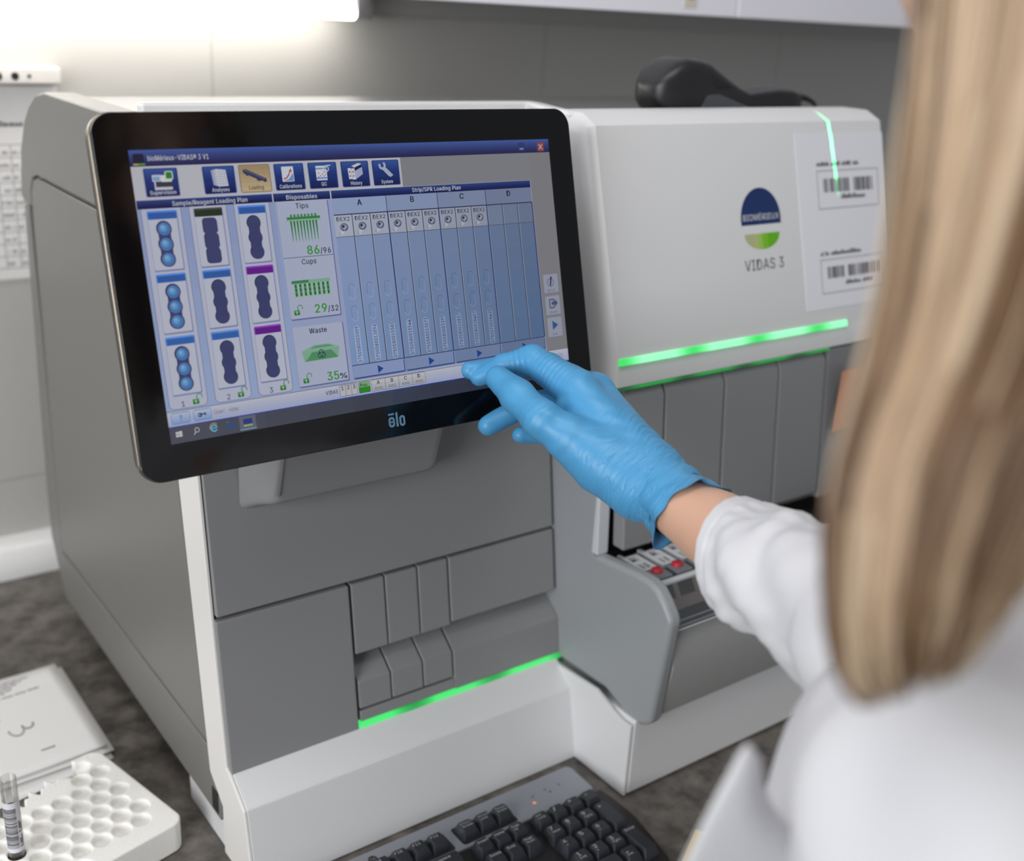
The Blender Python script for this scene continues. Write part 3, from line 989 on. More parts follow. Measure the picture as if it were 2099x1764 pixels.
# Loading: rack
ui.P([(76, 15.4), (78.5, 14.6), (93.2, 21.6), (93, 23.8), (91.6, 24), (90, 22.9), (86.5, 23), (85.5, 21.4), (80, 18.9), (79.4, 19.6), (76.6, 17.2)], (62, 66, 104), 5)
ui.P([(76.8, 15.5), (78.4, 15), (92.4, 21.7), (90.6, 22)], (104, 108, 142), 6)
for i in range(8): ui.C(79.2 + i * 1.5, 16.2 + i * .72, .42, (48, 52, 88), 7, 8)
# Calibrations: curve sheet
ui.R(105, 14, 114, 24.4, (224, 228, 238), 5, .5)
for i in range(4): ui.L(106.6 + i * 1.9, 14.4, 106.6 + i * 1.9, 24, .2, (186, 194, 216), 6)
ui.P([(106, 24), (110, 22.6), (113.6, 18.6), (113.6, 24)], (122, 156, 206), 7)
for a in (((106, 22.6), (108.4, 21.8)), ((108.4, 21.8), (110.2, 19.6)), ((110.2, 19.6), (111.6, 16.8))): ui.L(*a[0], *a[1], .8, (176, 44, 62), 8)
ui.P([(110.6, 17.4), (112, 15.4), (112.8, 17.8)], (176, 44, 62), 8)
# QC: scatter sheet and sigma
ui.R(131.4, 14.4, 140, 24.6, (222, 226, 238), 5, .5); ui.R(131.4, 15.8, 140, 16.9, (126, 160, 212), 6); ui.R(131.4, 22.4, 140, 23.6, (126, 160, 212), 6)
for x, y in ((133.4, 19.6), (134.8, 21.4), (136.4, 20.2), (138, 18.8), (137.4, 21.6), (133.2, 22.2), (138.8, 20.8)): ui.C(x, y, .45, (178, 48, 70), 7, 8)
ui.arc(139.6, 16.6, 2, 0, 360, .75, (206, 210, 222), 7, 16); ui.L(139.6, 14.5, 143.4, 14.3, .75, (206, 210, 222), 8)
# History: binders
for i, x in enumerate((157, 159.8)): ui.P([(x, 17 + i * .3), (x + 2.6, 16.8 + i * .3), (x + 3, 24.8 + i * .4), (x + .4, 24.6 + i * .4)], (222, 224, 236), 5 + i); ui.R(x + .9, 19, x + 2, 20.2, (186, 60, 80), 7); ui.R(x + 1, 22, x + 2, 23, (90, 60, 110), 7)
ui.P([(162.4, 16.4), (168.6, 14.2), (169.2, 21.4), (162.8, 25)], (176, 184, 212), 5); ui.P([(160.2, 15.4), (166, 13.4), (168.6, 14.2), (162.6, 16.6)], (214, 218, 232), 7); ui.P([(162.6, 16.6), (168.6, 14.4), (168.7, 16.4), (162.7, 19)], (30, 34, 74), 8)
# System: wrench
ui.arc(186, 15.9, 2.2, 150, 420, 1.7, (184, 190, 212), 5, 12); ui.P([(185.4, 18.4), (188, 16.6), (194.6, 23), (192.6, 24.4), (191, 24)], (184, 190, 212), 6)
# section bars
for a, b, t, tw, v in ((0.4, 95.4, 'Sample/Reagent Loading Plan', 53, 36.6), (96.3, 140.4, 'Disposables', 24, 36.7), (141.4, 321.4, 'Strip/SPR Loading Plan', 44, 36.3)):
    ui.grad(a, 32.2, b, 37.8, (46, 72, 140), (20, 26, 84), 2, 6)
    ui.T(t, {0.4: 24, 96.3: 106, 141.4: 209.5}[a], v, 2.9, (200, 204, 218), 4, 'l', tw, .02)
# ---- sample columns
ui.grad(0, 37.8, 96.5, 171, (156, 172, 214), (164, 184, 224), 2, 5)
LK = (46, 124, 56)


def lock(u, v, k=1.0, l=7):
    ui.R(u, v - 3.4 * k, u + 4.4 * k, v, LK, l, .3); ui.R(u + .3, v - 3.1 * k, u + 4.1 * k, v - 1.8 * k, (88, 168, 92), l + 1, .2)
    ui.arc(u + 5 * k, v - 5 * k, 1.9 * k, -30, 190, .75 * k, (112, 156, 124), l, 9); ui.L(u + 3.2 * k, v - 5 * k, u + 3.2 * k, v - 3.2 * k, .75 * k, (96, 150, 108), l)
    ui.R(u + 1.8 * k, v - 2.7 * k, u + 2.5 * k, v - .7 * k, (212, 228, 212), l + 2)


for ci, (u0, u1, c0, c1) in enumerate(((2.6, 29, 6.2, 26), (34.9, 60.7, 37.9, 57.7), (66.6, 92.3, 69.2, 89.2))):
    ui.P([(u0 - .3, 37.8), (u1 + .3, 37.8)] + [(u1 + .3, 165)] + [(u1 - 3.2 + 3.5 * math.cos(a), 168 + 3.5 * math.sin(a) - 1.2) for a in (0, .4, .8, 1.2, 1.57)] + [(u0 + 3.2 - 3.5 * math.cos(a), 166.8 + 3.5 * math.sin(a)) for a in (1.57, 1.2, .8, .4, 0)], (92, 100, 150), 3)
    ui.P([(u0, 37.8), (u1, 37.8)] + [(u1, 165)] + [(u1 - 3.2 + 3.2 * math.cos(a), 166.8 + 3.2 * math.sin(a)) for a in (0, .4, .8, 1.2, 1.57)] + [(u0 + 3.2 - 3.2 * math.cos(a), 166.8 + 3.2 * math.sin(a)) for a in (1.57, 1.2, .8, .4, 0)], (196, 201, 222), 4)
    for ri, (v0, v1) in enumerate(((39.2, 78.4), (80.4, 119.8), (122, 161.2))):
        ui.R(c0 - .2, v0, c1 + .4, v1 + .4, (134, 142, 192), 5, 1); ui.R(c0, v0, c1 - .3, v1 - .6, (202, 206, 224), 6, .8)
        hc = ((54, 100, 180), (56, 102, 180), (60, 108, 186))[ri]
        if ci == 1 and ri == 0: hc = (44, 56, 44)
        if ci == 2 and ri: hc = (108, 34, 148)
        hi = tuple(min(255, int(x * 1.35 + 16)) for x in hc)
        ui.R(c0, v0, c1, v0 + 5.6, hi, 7, .7); ui.R(c0 + .6, v0 + 1.2, c1 - .3, v0 + 5.4, hc, 8)
        mu = (c0 + c1) / 2 + (.1 if ci else 0)
        vs = [v0 + 12, v0 + 22, v0 + 31.8]
        B, BE = (70, 75, 122), (46, 44, 84)
        if ci == 1 and ri == 0:
            for v in vs: ui.R(mu - 5.4, v - 5.5, mu + 4.9, v + 5.1, BE, 9, 2.4); ui.R(mu - 4.9, v - 5.1, mu + 5.1, v + 5.2, B, 10, 2.4)
        else:
            for j in (0, 1): ui.R(mu - 4.2, vs[j], mu + 3.9, vs[j + 1], BE, 9); ui.R(mu - 3.7, vs[j], mu + 4.1, vs[j + 1], B, 10)
            for v in vs: ui.C(mu - .1, v - .2, 5.2, BE, 9); ui.C(mu + .2, v + .1, 4.95, B, 10)
        if ci == 0:
            for v in vs:
                ui.C(mu, v, 4.15, (112, 150, 214), 11); ui.C(mu, v, 3.8, (70, 120, 190), 12); ui.C(mu - .2, v - .2, 3.2, (84, 140, 204), 13); ui.C(mu - .6, v - .7, 2.3, (112, 168, 220), 14); ui.C(mu - 1, v - 1.2, 1.1, (138, 190, 230), 15)
    ui.T('123'[ci], u0 + 9.4, 169, 3.6, (38, 44, 84), 7, 'c')
    lock(u0 + 16.2, 168.6)
# ---- disposables
ui.R(96.5, 37.8, 141.2, 171, (166, 178, 216), 3)
PN = (186, 194, 220)
ui.R(98, 38.2, 138, 121.2, (110, 118, 168), 4, 1.2); ui.R(98, 37.8, 137.2, 120.2, PN, 5, 1); ui.L(98, 77.2, 137.2, 77.2, .45, (92, 98, 140), 6)
ui.R(98.2, 126, 138.2, 169.4, (110, 118, 168), 4, 1.2); ui.R(98, 126, 137.4, 168.4, PN, 5, 1)
TX = (26, 30, 62); GR = (64, 160, 56)
ui.T('Tips', 112.2, 43.2, 3.5, TX, 6, w=10, b=.01); ui.T('Cups', 111.7, 82.4, 3.6, TX, 6, w=11.4, b=.01); ui.T('Waste', 110.5, 131.7, 3.6, TX, 6, w=14, b=.015)
for t, t2, u, v in (('86', '/96', 116.9, 75.8), ('29', '/32', 117.2, 117.5), ('35', '%', 120.2, 167)):
    ui.T(t, u, v, 6, GR, 6, w=9.7, b=.02); ui.T(t2, u + 10.4, v, 4, TX, 6, w=8.4 if t2 != '%' else 5.8, b=.01)
ui.R(104.3, 49, 130.2, 50.8, (60, 140, 74), 7); ui.R(104, 50.8, 130.4, 52, (154, 196, 168), 7)
for i in range(8): ui.R(107 + i * 2.7, 47.2, 108.6 + i * 2.7, 49, (72, 146, 86), 8, .4)
for i in range(9):
    a = 107.2 + i * 2.45
    ui.P([(a - .95, 51.6), (a + .95, 51.6), (a + .35, 67), (a - .1, 67)], (150, 196, 166), 8); ui.P([(a - .65, 51.8), (a + .65, 51.8), (a + .2, 65.6), (a - .1, 65.6)], (46, 126, 66), 9)
ui.R(101.6, 93.4, 132, 95.6, (64, 140, 86), 7, .4); ui.R(115, 93.4, 132, 95.4, (140, 190, 160), 8, .4)
for i in range(8):
    a = 103.2 + i * 3.6
    ui.R(a - .2, 95.4, a + 2.9, 105.4, (162, 200, 178), 8, .9); ui.R(a + .5, 95.8, a + 2.2, 104.6, (44, 118, 62), 9, .6); ui.L(a, 98.6, a + 2.7, 98.6, .3, (150, 196, 166), 10); ui.L(a, 101.6, a + 2.7, 101.6, .3, (150, 196, 166), 11)
lock(100.8, 117.6); lock(101.2, 166.4)
ui.P([(102.6, 143.4), (112.6, 140), (124.6, 140), (132.8, 143.2), (131.2, 151.2), (104.1, 151.6)], (150, 192, 172), 7); ui.P([(108.6, 142.6), (113.6, 140.7), (123.8, 140.7), (128.6, 142.4)], (104, 164, 130), 8)
ui.P([(103, 143.6), (132.4, 143.4), (131, 150.9), (104.4, 151.2)], (140, 188, 160), 9); ui.P([(107, 149), (110.6, 145), (126, 144.8), (129.4, 148.6), (130.8, 150.8), (104.6, 151)], (90, 156, 112), 10)
for a in (90, 210, 330):
    ui.arc(118 + 1.5 * math.cos(math.radians(a)), 147.2 - 1.5 * math.sin(math.radians(a)), 1.7, a - 140, a + 140, .55, (38, 40, 84), 11, 12)
ui.arc(118, 147.2, 1.3, 0, 360, .4, (38, 40, 84), 12, 14)
# ---- strip loading plan
ui.R(141.3, 37.8, 321.4, 170, (136, 156, 200), 3)
cols = [141.2 + 15.02 * i for i in range(13)]
for i in range(12):
    k = i / 11  # columns darken rightward: viewing-angle dimming painted into their colours
    base = (int(150 - 44 * k), int(170 - 44 * k), int(212 - 50 * k))
    ui.grad(cols[i], 65.5, cols[i + 1], 158.9, base, tuple(int(x * 1.0 - 6) for x in (base[0] - 4, base[1] + 2, base[2] + 6)), 4, 5)
    if i < 9:
        hc = (int(186 - 36 * k), int(194 - 36 * k), int(214 - 40 * k)); ui.R(cols[i], 49.8, cols[i + 1], 65.5, hc, 5)
        u = cols[i]
        ui.T('DEX2', u + 1.9, 54.2, 2.9, TX, 6, w=10.6, b=.005)
        pc = (92, 98, 128)
        ui.P([(u + 5.6, 58.8), (u + 8.2, 61.2), (u + 4.6, 64.9), (u + 3.2, 64.4)], (206 - int(30 * k), 210 - int(30 * k), 226 - int(30 * k)), 6); ui.arc(u + 4.4, 62.8, 1.4, 150, 290, .3, pc, 7, 6)
        ui.C(u + 7.4, 58.6, 3.3, pc, 7, 16, 2.9); ui.C(u + 7.2, 58.3, 2.4, (150, 154, 180), 8, 14, 2); ui.C(u + 6.6, 58, 1.1, (54, 58, 88), 9, 10); ui.P([(u + 6.6, 60), (u + 9.2, 57.4), (u + 9.8, 58.4), (u + 7.4, 60.8)], (206, 210, 224), 9); ui.L(u + 7.2, 60.2, u + 9.4, 58, .4, pc, 10)
        lc = tuple(max(0, x - 34) for x in base); lh = tuple(min(255, x + 26) for x in base)
        for va, vb in ((99.6, 111), (115.5, 127)):
            ua, ub = u + 5.1, u + 9.9
            ui.arc((ua + ub) / 2, va + 2.4, 2.4, 20, 180, .4, lc, 6, 8); ui.L(ua, va + 2.4, ua, vb - 2.4, .4, lc, 6); ui.arc((ua + ub) / 2, vb - 2.4, 2.4, 180, 360, .35, lh, 6, 8); ui.L(ub, va + 3, ub, vb - 2.4, .3, lh, 6)
        num = ('0750580003009', '0750580013096', '0750580015583', '0750580015544', '0750580013071', '0750580003399', '0750580026837', '0750580028457', '0750570028420')[i]
        ui.R(u + 5, 130.4, u + 9.9, 158.2, lh, 5, 2.2)
        ui.T(num, u + 8.9, 157.4, 2.9, (24, 28, 56), 6, w=26.4, rot=PI / 2, b=.004)
    else:
        ui.R(cols[i], 49.8, cols[i + 1], 65.5, (128 - (i - 9) * 5, 142 - (i - 9) * 5, 172 - (i - 9) * 5), 5)
for i, L_ in enumerate('ABCD'):
    a, b = cols[3 * i], cols[3 * i + 3]
    c = (int(158 - 10 * i), int(176 - 12 * i), int(214 - 14 * i))  # section blocks carry the same painted rightward dimming
    ui.R(a, 38, b, 49.4, c, 4); ui.T(L_, a + 22.2, 43.6, 4.1, (28, 32, 52), 6, 'c', b=.02)
    ui.R(a + .8, 159.2, b - .5, 169.2, (60, 82, 140), 5, 1.4); ui.R(a + .6, 158.9, b - 1.2, 168.2, (150 - 12 * i, 168 - 12 * i, 212 - 14 * i), 6, 1)
    ui.P([(a + 21.2, 161.2), (a + 21.2, 167.4), (a + 26, 164.3)], (28, 72, 158), 7)
    if i: ui.L(a - .3, 38, a - .3, 49.4, .5, (40, 44, 74), 7)
for i in range(1, 13):
    t, c = (1.1, (52, 66, 126)) if i % 3 == 0 else (.6, (48, 50, 72))
    ui.L(cols[i] - .3, 49.6, cols[i] - .3, 158.9, t, c, 8); ui.L(cols[i] + .4, 49.6, cols[i] + .4, 158.9, .35, (186, 192, 208), 7)
ui.L(141.2, 49.6, 321.4, 49.6, .75, (42, 46, 84), 9); ui.L(141.2, 65.5, 321.4, 65.5, .4, (84, 84, 96), 9); ui.L(141.2, 159, 321.4, 159, .55, (44, 52, 92), 9)
# ---- right-hand buttons
for (a, b, t) in ((108.6, 124.6, 'Manual'), (126.4, 142.8, 'Unload'), (144, 161, 'Start')):
    ui.R(324.8, a, 340.8, b, (128, 132, 152), 3, 1); ui.R(325.2, a + .3, 340.3, b - .6, (164, 168, 186), 4, .9)
    ui.T(t, 332.6, b - 1.8, 1.9, (104, 108, 130), 5, 'c', 8 if t != 'Start' else 5.4)
ui.arc(332.4, 115.6, 3.2, 0, 360, .8, (112, 122, 158), 6, 16); ui.P([(332.8, 110.6), (334.2, 111), (332.6, 118.6), (331.4, 117.6)], (40, 48, 88), 7)
ui.R(329, 129, 334.6, 137, (96, 104, 136), 5, .6); ui.R(330.2, 130.2, 333.4, 135.8, (164, 168, 186), 6); ui.P([(331.4, 131.6), (335, 131.6), (335, 129.6), (338, 132.8), (335, 136), (335, 134), (331.4, 134)], (78, 88, 128), 7)
ui.P([(330.4, 147), (330.4, 154.8), (336.2, 150.9)], (54, 92, 158), 6)
# ---- status strip
ui.grad(0, 171.3, 344, 181.4, (204, 206, 222), (178, 186, 222), 2, 5); ui.L(0, 171.3, 344, 171.3, .45, (112, 116, 150), 4)
for a, b in ((2.8, 15.2), (18, 30.4)): ui.R(a - .3, 172.4, b + .3, 180, (110, 132, 186), 4, 1.2); ui.grad(a, 172.8, b, 179.5, (190, 204, 232), (150, 178, 224), 5, 4)
ui.T('?', 9, 178, 3.6, (84, 92, 140), 7, 'c'); ui.C(22.4, 176.3, 1.5, (64, 72, 108), 7, 12); ui.L(22.6, 176.2, 26.8, 175.6, .9, (64, 72, 108), 8); ui.L(26, 175.8, 26.2, 177.2, .8, (64, 72, 108), 9); ui.C(22, 176.3, .55, (176, 194, 228), 10, 8)
ui.T('User:', 32.5, 177.4, 2.8, (118, 118, 142), 5, w=7.6); ui.T('vidas', 43, 177.4, 2.8, (118, 118, 142), 5, w=7)
ui.T('VIDAS', 117.4, 177.2, 2.7, (54, 56, 90), 5, w=9.8, b=.01)
ui.R(128.7, 171.9, 143.4, 180.2, (96, 96, 112), 5, .6)
for i in range(3): ui.R(129 + i * 4.8, 172.2, 133.5 + i * 4.8, 179.9, (202, 202, 210), 6, .3); ui.T('123'[i], 131.2 + i * 4.8, 175.6, 2.7, (50, 52, 70), 7, 'c', b=.015)
ui.R(144.6, 171.9, 154.2, 180, (66, 96, 66), 5, .8); ui.R(145, 172.2, 153.9, 175.8, (140, 196, 136), 6, .4); ui.R(145, 175.8, 153.9, 179.7, (44, 150, 38), 6, .4); ui.T('Disp.', 149.3, 175.3, 2.3, (40, 70, 44), 7, 'c', 6.8, .02)
ui.R(155.2, 171.6, 202.9, 180.2, (120, 120, 132), 5, .8)
for i in range(4):
    a = 155.5 + i * 11.85
    ui.grad(a, 171.9, a + 11.5, 179.9, (208, 208, 214), (186, 188, 198), 6, 3); ui.T('ABCD'[i], a + 5.8, 175.4, 2.7, (44, 48, 74), 7, 'c', b=.015); ui.T('AVAIL', a + 5.8, 179.2, 2.1, (90, 90, 104), 7, 'c', 7)
ui.T('24/21', 330, 177.4, 2.6, (116, 116, 136), 5, w=8)
# ---- desktop bar
ui.L(0, 181.6, 344, 181.6, .6, (52, 80, 190), 5)
ui.grad(0, 181.8, 344, 192.9, (84, 86, 100), (50, 58, 78), 3, 10, False)
for i in (0, 1):
    for j in (0, 1): ui.P([(4 + i * 2.3, 185.2 + j * 1.95 - i * .25), (6.1 + i * 2.3, 185 + j * 1.95 - i * .25), (6.1 + i * 2.3, 186.7 + j * 1.95), (4 + i * 2.3, 186.7 + j * 1.95)], (216, 216, 222), 5)
ui.arc(18.9, 186, 1.5, 0, 360, .5, (206, 206, 214), 5, 14); ui.L(17.8, 187.2, 16.4, 189, .6, (206, 206, 214), 6)
ui.arc(30.9, 186.8, 2.1, 20, 330, 1, (112, 190, 226), 5, 14); ui.L(29, 186.8, 33, 186.7, .8, (112, 190, 226), 6); ui.arc(30.9, 186.4, 3, 40, 200, .5, (206, 170, 90), 4, 9)
ui.T('elo', 39.9, 188.8, 3.9, (36, 88, 184), 5, w=6, b=.02); ui.L(40, 184.4, 42, 184.3, .6, (70, 150, 96), 6)
ui.R(49.3, 182.2, 61.5, 191.6, (108, 112, 132), 4); ui.R(49.3, 191.2, 61.5, 191.8, (120, 190, 222), 5)
ui.R(52.2, 184.2, 58.8, 187.8, (40, 64, 142), 5, .4); ui.R(52.2, 188.4, 55, 189.3, (206, 200, 110), 5); ui.R(55, 188.4, 58.8, 189.3, (190, 196, 96), 5)
scr = ui.build('screen', mon, smooth=False)
tag(scr, 'lit picture: blue loading plan with columns and buttons')

# ================================================================== barcode scanner on top of the machine
sc_ = thing('barcode_scanner', 'black handheld barcode scanner lying on top of the analyzer above the white cover', 'scanner', (0.93, 0.90, 0.6185))
stn = [(.772, .643, .654, .010), (.776, .635, .661, .019), (.784, .629, .6695, .025), (.795, .626, .677, .028), (.8076, .6253, .6807, .029), (.825, .6253, .680, .029), (.838, .6255, .678, .028), (.8636, .627, .6655, .025), (.886, .628, .6555, .021), (.906, .629, .6480, .0185), (.93, .629, .650, .018), (.953, .629, .652, .018), (.975, .629, .651, .0172), (.988, .630, .648, .015), (.996, .633, .643, .009)]
k_ = 0.90 / 0.845
rings = []
for x, zb, zt, hw in stn:
    x, zb, zt = x * k_ + 0.016, .72 - (.72 - zb) * k_, .72 - (.72 - zt) * k_
    ring = []
    for j in range(28):
        a = 2 * PI * j / 28
        c, s_2 = math.cos(a), math.sin(a)
        ring.append((x, 0.90 - hw * math.copysign(abs(c) ** .5, c), (zb + zt) / 2 + (zt - zb) / 2 * math.copysign(abs(s_2) ** .5, s_2)))
    rings.append(ring)
M_SCAN = mat('scanner_black', (33, 33, 35), 0.38)
mb = MB(); mb.loft(rings, M_SCAN); mb.build('scanner_body', sc_, angle=32)
mb = MB()
T = Matrix(((1, 0, 0, 0.016), (0, 0, -1, 0.8725), (0, 1, 0, 0), (0, 0, 0, 1)))
mb.prism_z([(.875, .6205), (.884, .6425), (.905, .6425), (.955, .629), (.962, .6205)], -0.004, 0.0015, mat('scanner_grey', (78, 80, 84), 0.3), T)
mb.build('side_grip', sc_, bevel=0.003)
mb = MB()
mb.prism_z([(.862, .655), (.886, .666), (.925, .651), (.9, .648)], -0.004, 0.0005, M_BLACK, T)
mb.build('trigger', sc_, bevel=0.002)
cb_ = [(1.056, .90, .638), (1.063, .90, .638), (1.078, .90, .636), (1.092, .90, .6315), (1.104, .905, .6255), (1.112, .915, .6215), (1.116, .95, .6212), (1.10, 1.02, .6212), (1.06, 1.09, .6212)]
mb = MB(); mb.tube([Vector(p) + Vector((0.016, 0, 0)) for p in cb_], [.0048, .0042, .0034, .0026, .0022, .0022, .0022, .0022, .0022], M_BLACK, 10)
mb.build('cable', sc_, angle=60)

# green laser sheet shining down the right of the cover
ll = bpy.data.lights.new('line_laser', 'SPOT')
ll.energy = 9
ll.color = (0.04, 1.0, 0.22)
ll.spot_size = math.radians(40)
ll.shadow_soft_size = 0.0015
ll.use_nodes = True
nt = ll.node_tree
em = nt.nodes['Emission']
tc = nt.nodes.new('ShaderNodeTexCoord'); sp = nt.nodes.new('ShaderNodeSeparateXYZ')
nt.links.new(tc.outputs['Normal'], sp.inputs[0])


def nmath(op, a, b):
    n = nt.nodes.new('ShaderNodeMath'); n.operation = op
    for i, v in enumerate((a, b)):
        if isinstance(v, (int, float)): n.inputs[i].default_value = v
        elif v is not None: nt.links.new(v, n.inputs[i])
    return n.outputs[0]


ax_ = nmath('ABSOLUTE', sp.outputs['X'], None)
ay_ = nmath('ABSOLUTE', sp.outputs['Y'], None)
core_ = nmath('MAXIMUM', nmath('SUBTRACT', 1.0, nmath('MULTIPLY', ax_, 420.0)), 0.0)
fall = nmath('MINIMUM', nmath('MAXIMUM', nmath('SUBTRACT', 1.0, nmath('MULTIPLY', ay_, 1 / 0.105)), 0.0), 1.0)
nt.links.new(nmath('MULTIPLY', nmath('MULTIPLY', core_, fall), 30.0), em.inputs['Strength'])
lo_ = bpy.data.objects.new('line_laser', ll)
COL.objects.link(lo_)
pa, pb = Vector((0.9912, 0.785, 0.6262)), TC_ @ Vector((0.9995, -0.0825, 0))
pc = pa.lerp(pb, 0.35)
src = Vector((0.985, 0.42, 0.86))
zax = (src - pc).normalized()
yax = (pa - pb); yax = (yax - zax * yax.dot(zax)).normalized()
xax = yax.cross(zax)
lo_.matrix_world = Matrix(((xax.x, yax.x, zax.x, src.x), (xax.y, yax.y, zax.y, src.y), (xax.z, yax.z, zax.z, src.z), (0, 0, 0, 1)))

# ================================================================== keyboard
kb = thing('computer_keyboard', 'black computer keyboard with a silver top strip on the worktop in front of the analyzer', 'keyboard', (0.42, 0.62, 0.0))
mb = MB()
rt = [(0.6405, 0.66), (0.6425, 0.64), (0.6425, 0.61), (0.637, 0.58), (0.631, 0.553), (0.62, 0.533), (0.58, 0.524), (0.42, 0.518), (0.26, 0.524), (0.21, 0.54), (0.20, 0.60), (0.20, 0.66)]
mb.prism_z(rt, 0.0012, 0.0125, M_BLACK)
mb.build('keyboard_body', kb, bevel=0.003)
mb = MB()
mb.prism_z([(0.20, 0.6595), (0.629, 0.6595), (0.6335, 0.6635), (0.6345, 0.697), (0.631, 0.7025), (0.20, 0.7025)], 0.0012, 0.0145, M_SILVER)
mb.build('silver_strip', kb, bevel=0.0015)
mb = MB()
for a, b in ((0.312, 0.390), (0.3945, 0.474), (0.4825, 0.5435)):
    mb.prism_z(rrect(a, 0.6625, b, 0.6865, 0.003), 0.0142, 0.0149, M_DARK)
mb.build('key_well', kb)
mb = MB()
T = Matrix.Translation((0.4052, 0.6915, 0.0147))
mb.poly(circ(0, 0, 0.0042, 20), 0.0, M_BLACK, T); mb.text('hp', 0, -0.0013, 0.0036, M_SILVER, 0.0002, T, 'c', 0.005)
tag(mb.build('maker_badge', kb, smooth=False), 'small round black badge with two letters')
mb = MB()
for x, y in ((0.5735, 0.6815), (0.590, 0.6835), (0.606, 0.6825)):
    mb.poly([(x, y), (x + .0018, y), (x + .0018, y + .0022), (x, y + .0022)], 0.0147, M_INK)
mb.poly(circ(0.5935, 0.6795, 0.0012, 10), 0.0147, M_INK); mb.poly(circ(0.6085, 0.679, 0.0012, 10), 0.0147, M_INK2)
mb.build('indicator_marks', kb, smooth=False)
mb = MB(); mb.poly(circ(0.5705, 0.6745, 0.0017, 12), 0.0148, glow('amber_led', (236, 150, 100), 1.0)); tag(mb.build('indicator_light', kb, smooth=False), 'lit amber light')
M_LEG = mat('key_print', (196, 196, 200), 0.6)
M_KEY = mat('key_plastic', (44, 46, 52), 0.3, bump=0.04, bscale=1200)


def key(x, y, legend, wx=0.0185, wy=0.0188, base=0.0125, top=0.0225):
    q = MB()
    tx, ty = wx - 0.0054, wy - 0.0062
    lo = rrect(x - wx / 2, y - wy / 2, x + wx / 2, y + wy / 2, 0.0012, 2)
    mi = rrect(x - wx / 2 + .0006, y - wy / 2 + .0005, x + wx / 2 - .0006, y + wy / 2 - .0004, 0.0012, 2)
    hi = rrect(x - tx / 2, y - ty / 2 + .0012, x + tx / 2, y + ty / 2 + .0012, 0.0018, 2)
    hj = rrect(x - tx / 2 + .0006, y - ty / 2 + .0018, x + tx / 2 - .0006, y + ty / 2 + .0006, 0.0016, 2)
    q.loft([[(a, b, base) for a, b in lo], [(a, b, base + .0025) for a, b in mi], [(a, b, top - .0007) for a, b in hi], [(a, b, top) for a, b in hj]], M_KEY)
    o = -ty / 2
    ls = legend if isinstance(legend, list) else [legend]
    if ls[0]:
        big = len(ls[0]) == 1
        h = 0.0042 if big else (0.0029 if len(ls) < 2 else 0.0024)
        for i, t in enumerate(ls):
            hh = h if i == 0 else 0.0024
            q.text(t, x - tx / 2 + .0012, y + ty / 2 - .0012 - h - i * 0.0038, hh, M_LEG, top + .0001, None, 'l', min(tx - .002, hh * .85 * len(t)))
    q.build('key', kb, angle=25)


for x, t in zip([0.4613 - 0.0185 * i for i in range(4)] + [0.3780 - 0.0185 * i for i in range(3)], ('F12', 'F11', 'F10', 'F9', 'F8', 'F7', 'F6')):
    key(x, 0.6745, t, 0.0182, 0.0185, 0.0145, 0.0235)
for x, t in zip((0.4935, 0.513, 0.5325), (['Print', 'Screen'], ['Scroll', 'Lock'], ['Pause', 'Break'])):
    key(x, 0.6745, t, 0.0188, 0.0185, 0.0145, 0.0235)
ry = [0.6475, 0.6277, 0.608, 0.5883, 0.5686, 0.5489]
nx_ = (0.4937, 0.5125, 0.5313)
for r_, names in ((0, ('Insert', 'Home', ['Page', 'Up'])), (1, ('Delete', 'End', ['Page', 'Down']))):
    for x, t in zip(nx_, names): key(x, ry[r_], t)
key(nx_[1], ry[3], '^'); key(nx_[0], ry[4], '<'); key(nx_[1], ry[4], 'v'); key(nx_[2], ry[4], '>')
px_ = (0.559, 0.578, 0.5972, 0.6163)
for r_, names in ((0, (['Num', 'Lock'], '/', '*', '-')), (1, (['7', 'Home'], ['8', '^'], ['9', 'PgUp'])), (2, (['4', '<'], '5', ['6', '>'])), (3, (['1', 'End'], ['2', 'v'], ['3', 'PgDn']))):
    for x, t in zip(px_, names): key(x, ry[r_], t)
key(0.5685, ry[4], ['0', 'Ins'], 0.0376); key(px_[2], ry[4], ['.', 'Del'])
key(px_[3], (ry[1] + ry[2]) / 2, '+', wy=0.0385); key(px_[3], (ry[3] + ry[4]) / 2, 'Enter', wy=0.0385)
key(0.4518, ry[0], 'Backspace', 0.0375)
for i, t in enumerate('=-09876'): key(0.4236 - 0.019 * i, ry[0], t)
key(0.4565, ry[1], '\\', 0.028); [key(0.433 - .019 * i, ry[1], t) for i, t in enumerate('][POIUY')]
key(0.4515, ry[2], 'Enter', 0.038); [key(0.423 - .019 * i, ry[2], t) for i, t in enumerate("';LKJHG")]

# small yellow pad, only a corner shows
mb = MB()
T = Matrix.Translation((0.667, 0.5385, 0)) @ Matrix.Rotation(math.radians(30), 4, 'Z')
mb.box(-0.028, 0.028, -0.02, 0.02, 0.0005, 0.008, mat('yellow_paper', (214, 170, 40), 0.6), T)
tag(mb.build('yellow_notepad', bevel=0.0006), 'small yellow pad beside the keyboard corner, mostly hidden by the coat', 'notepad')

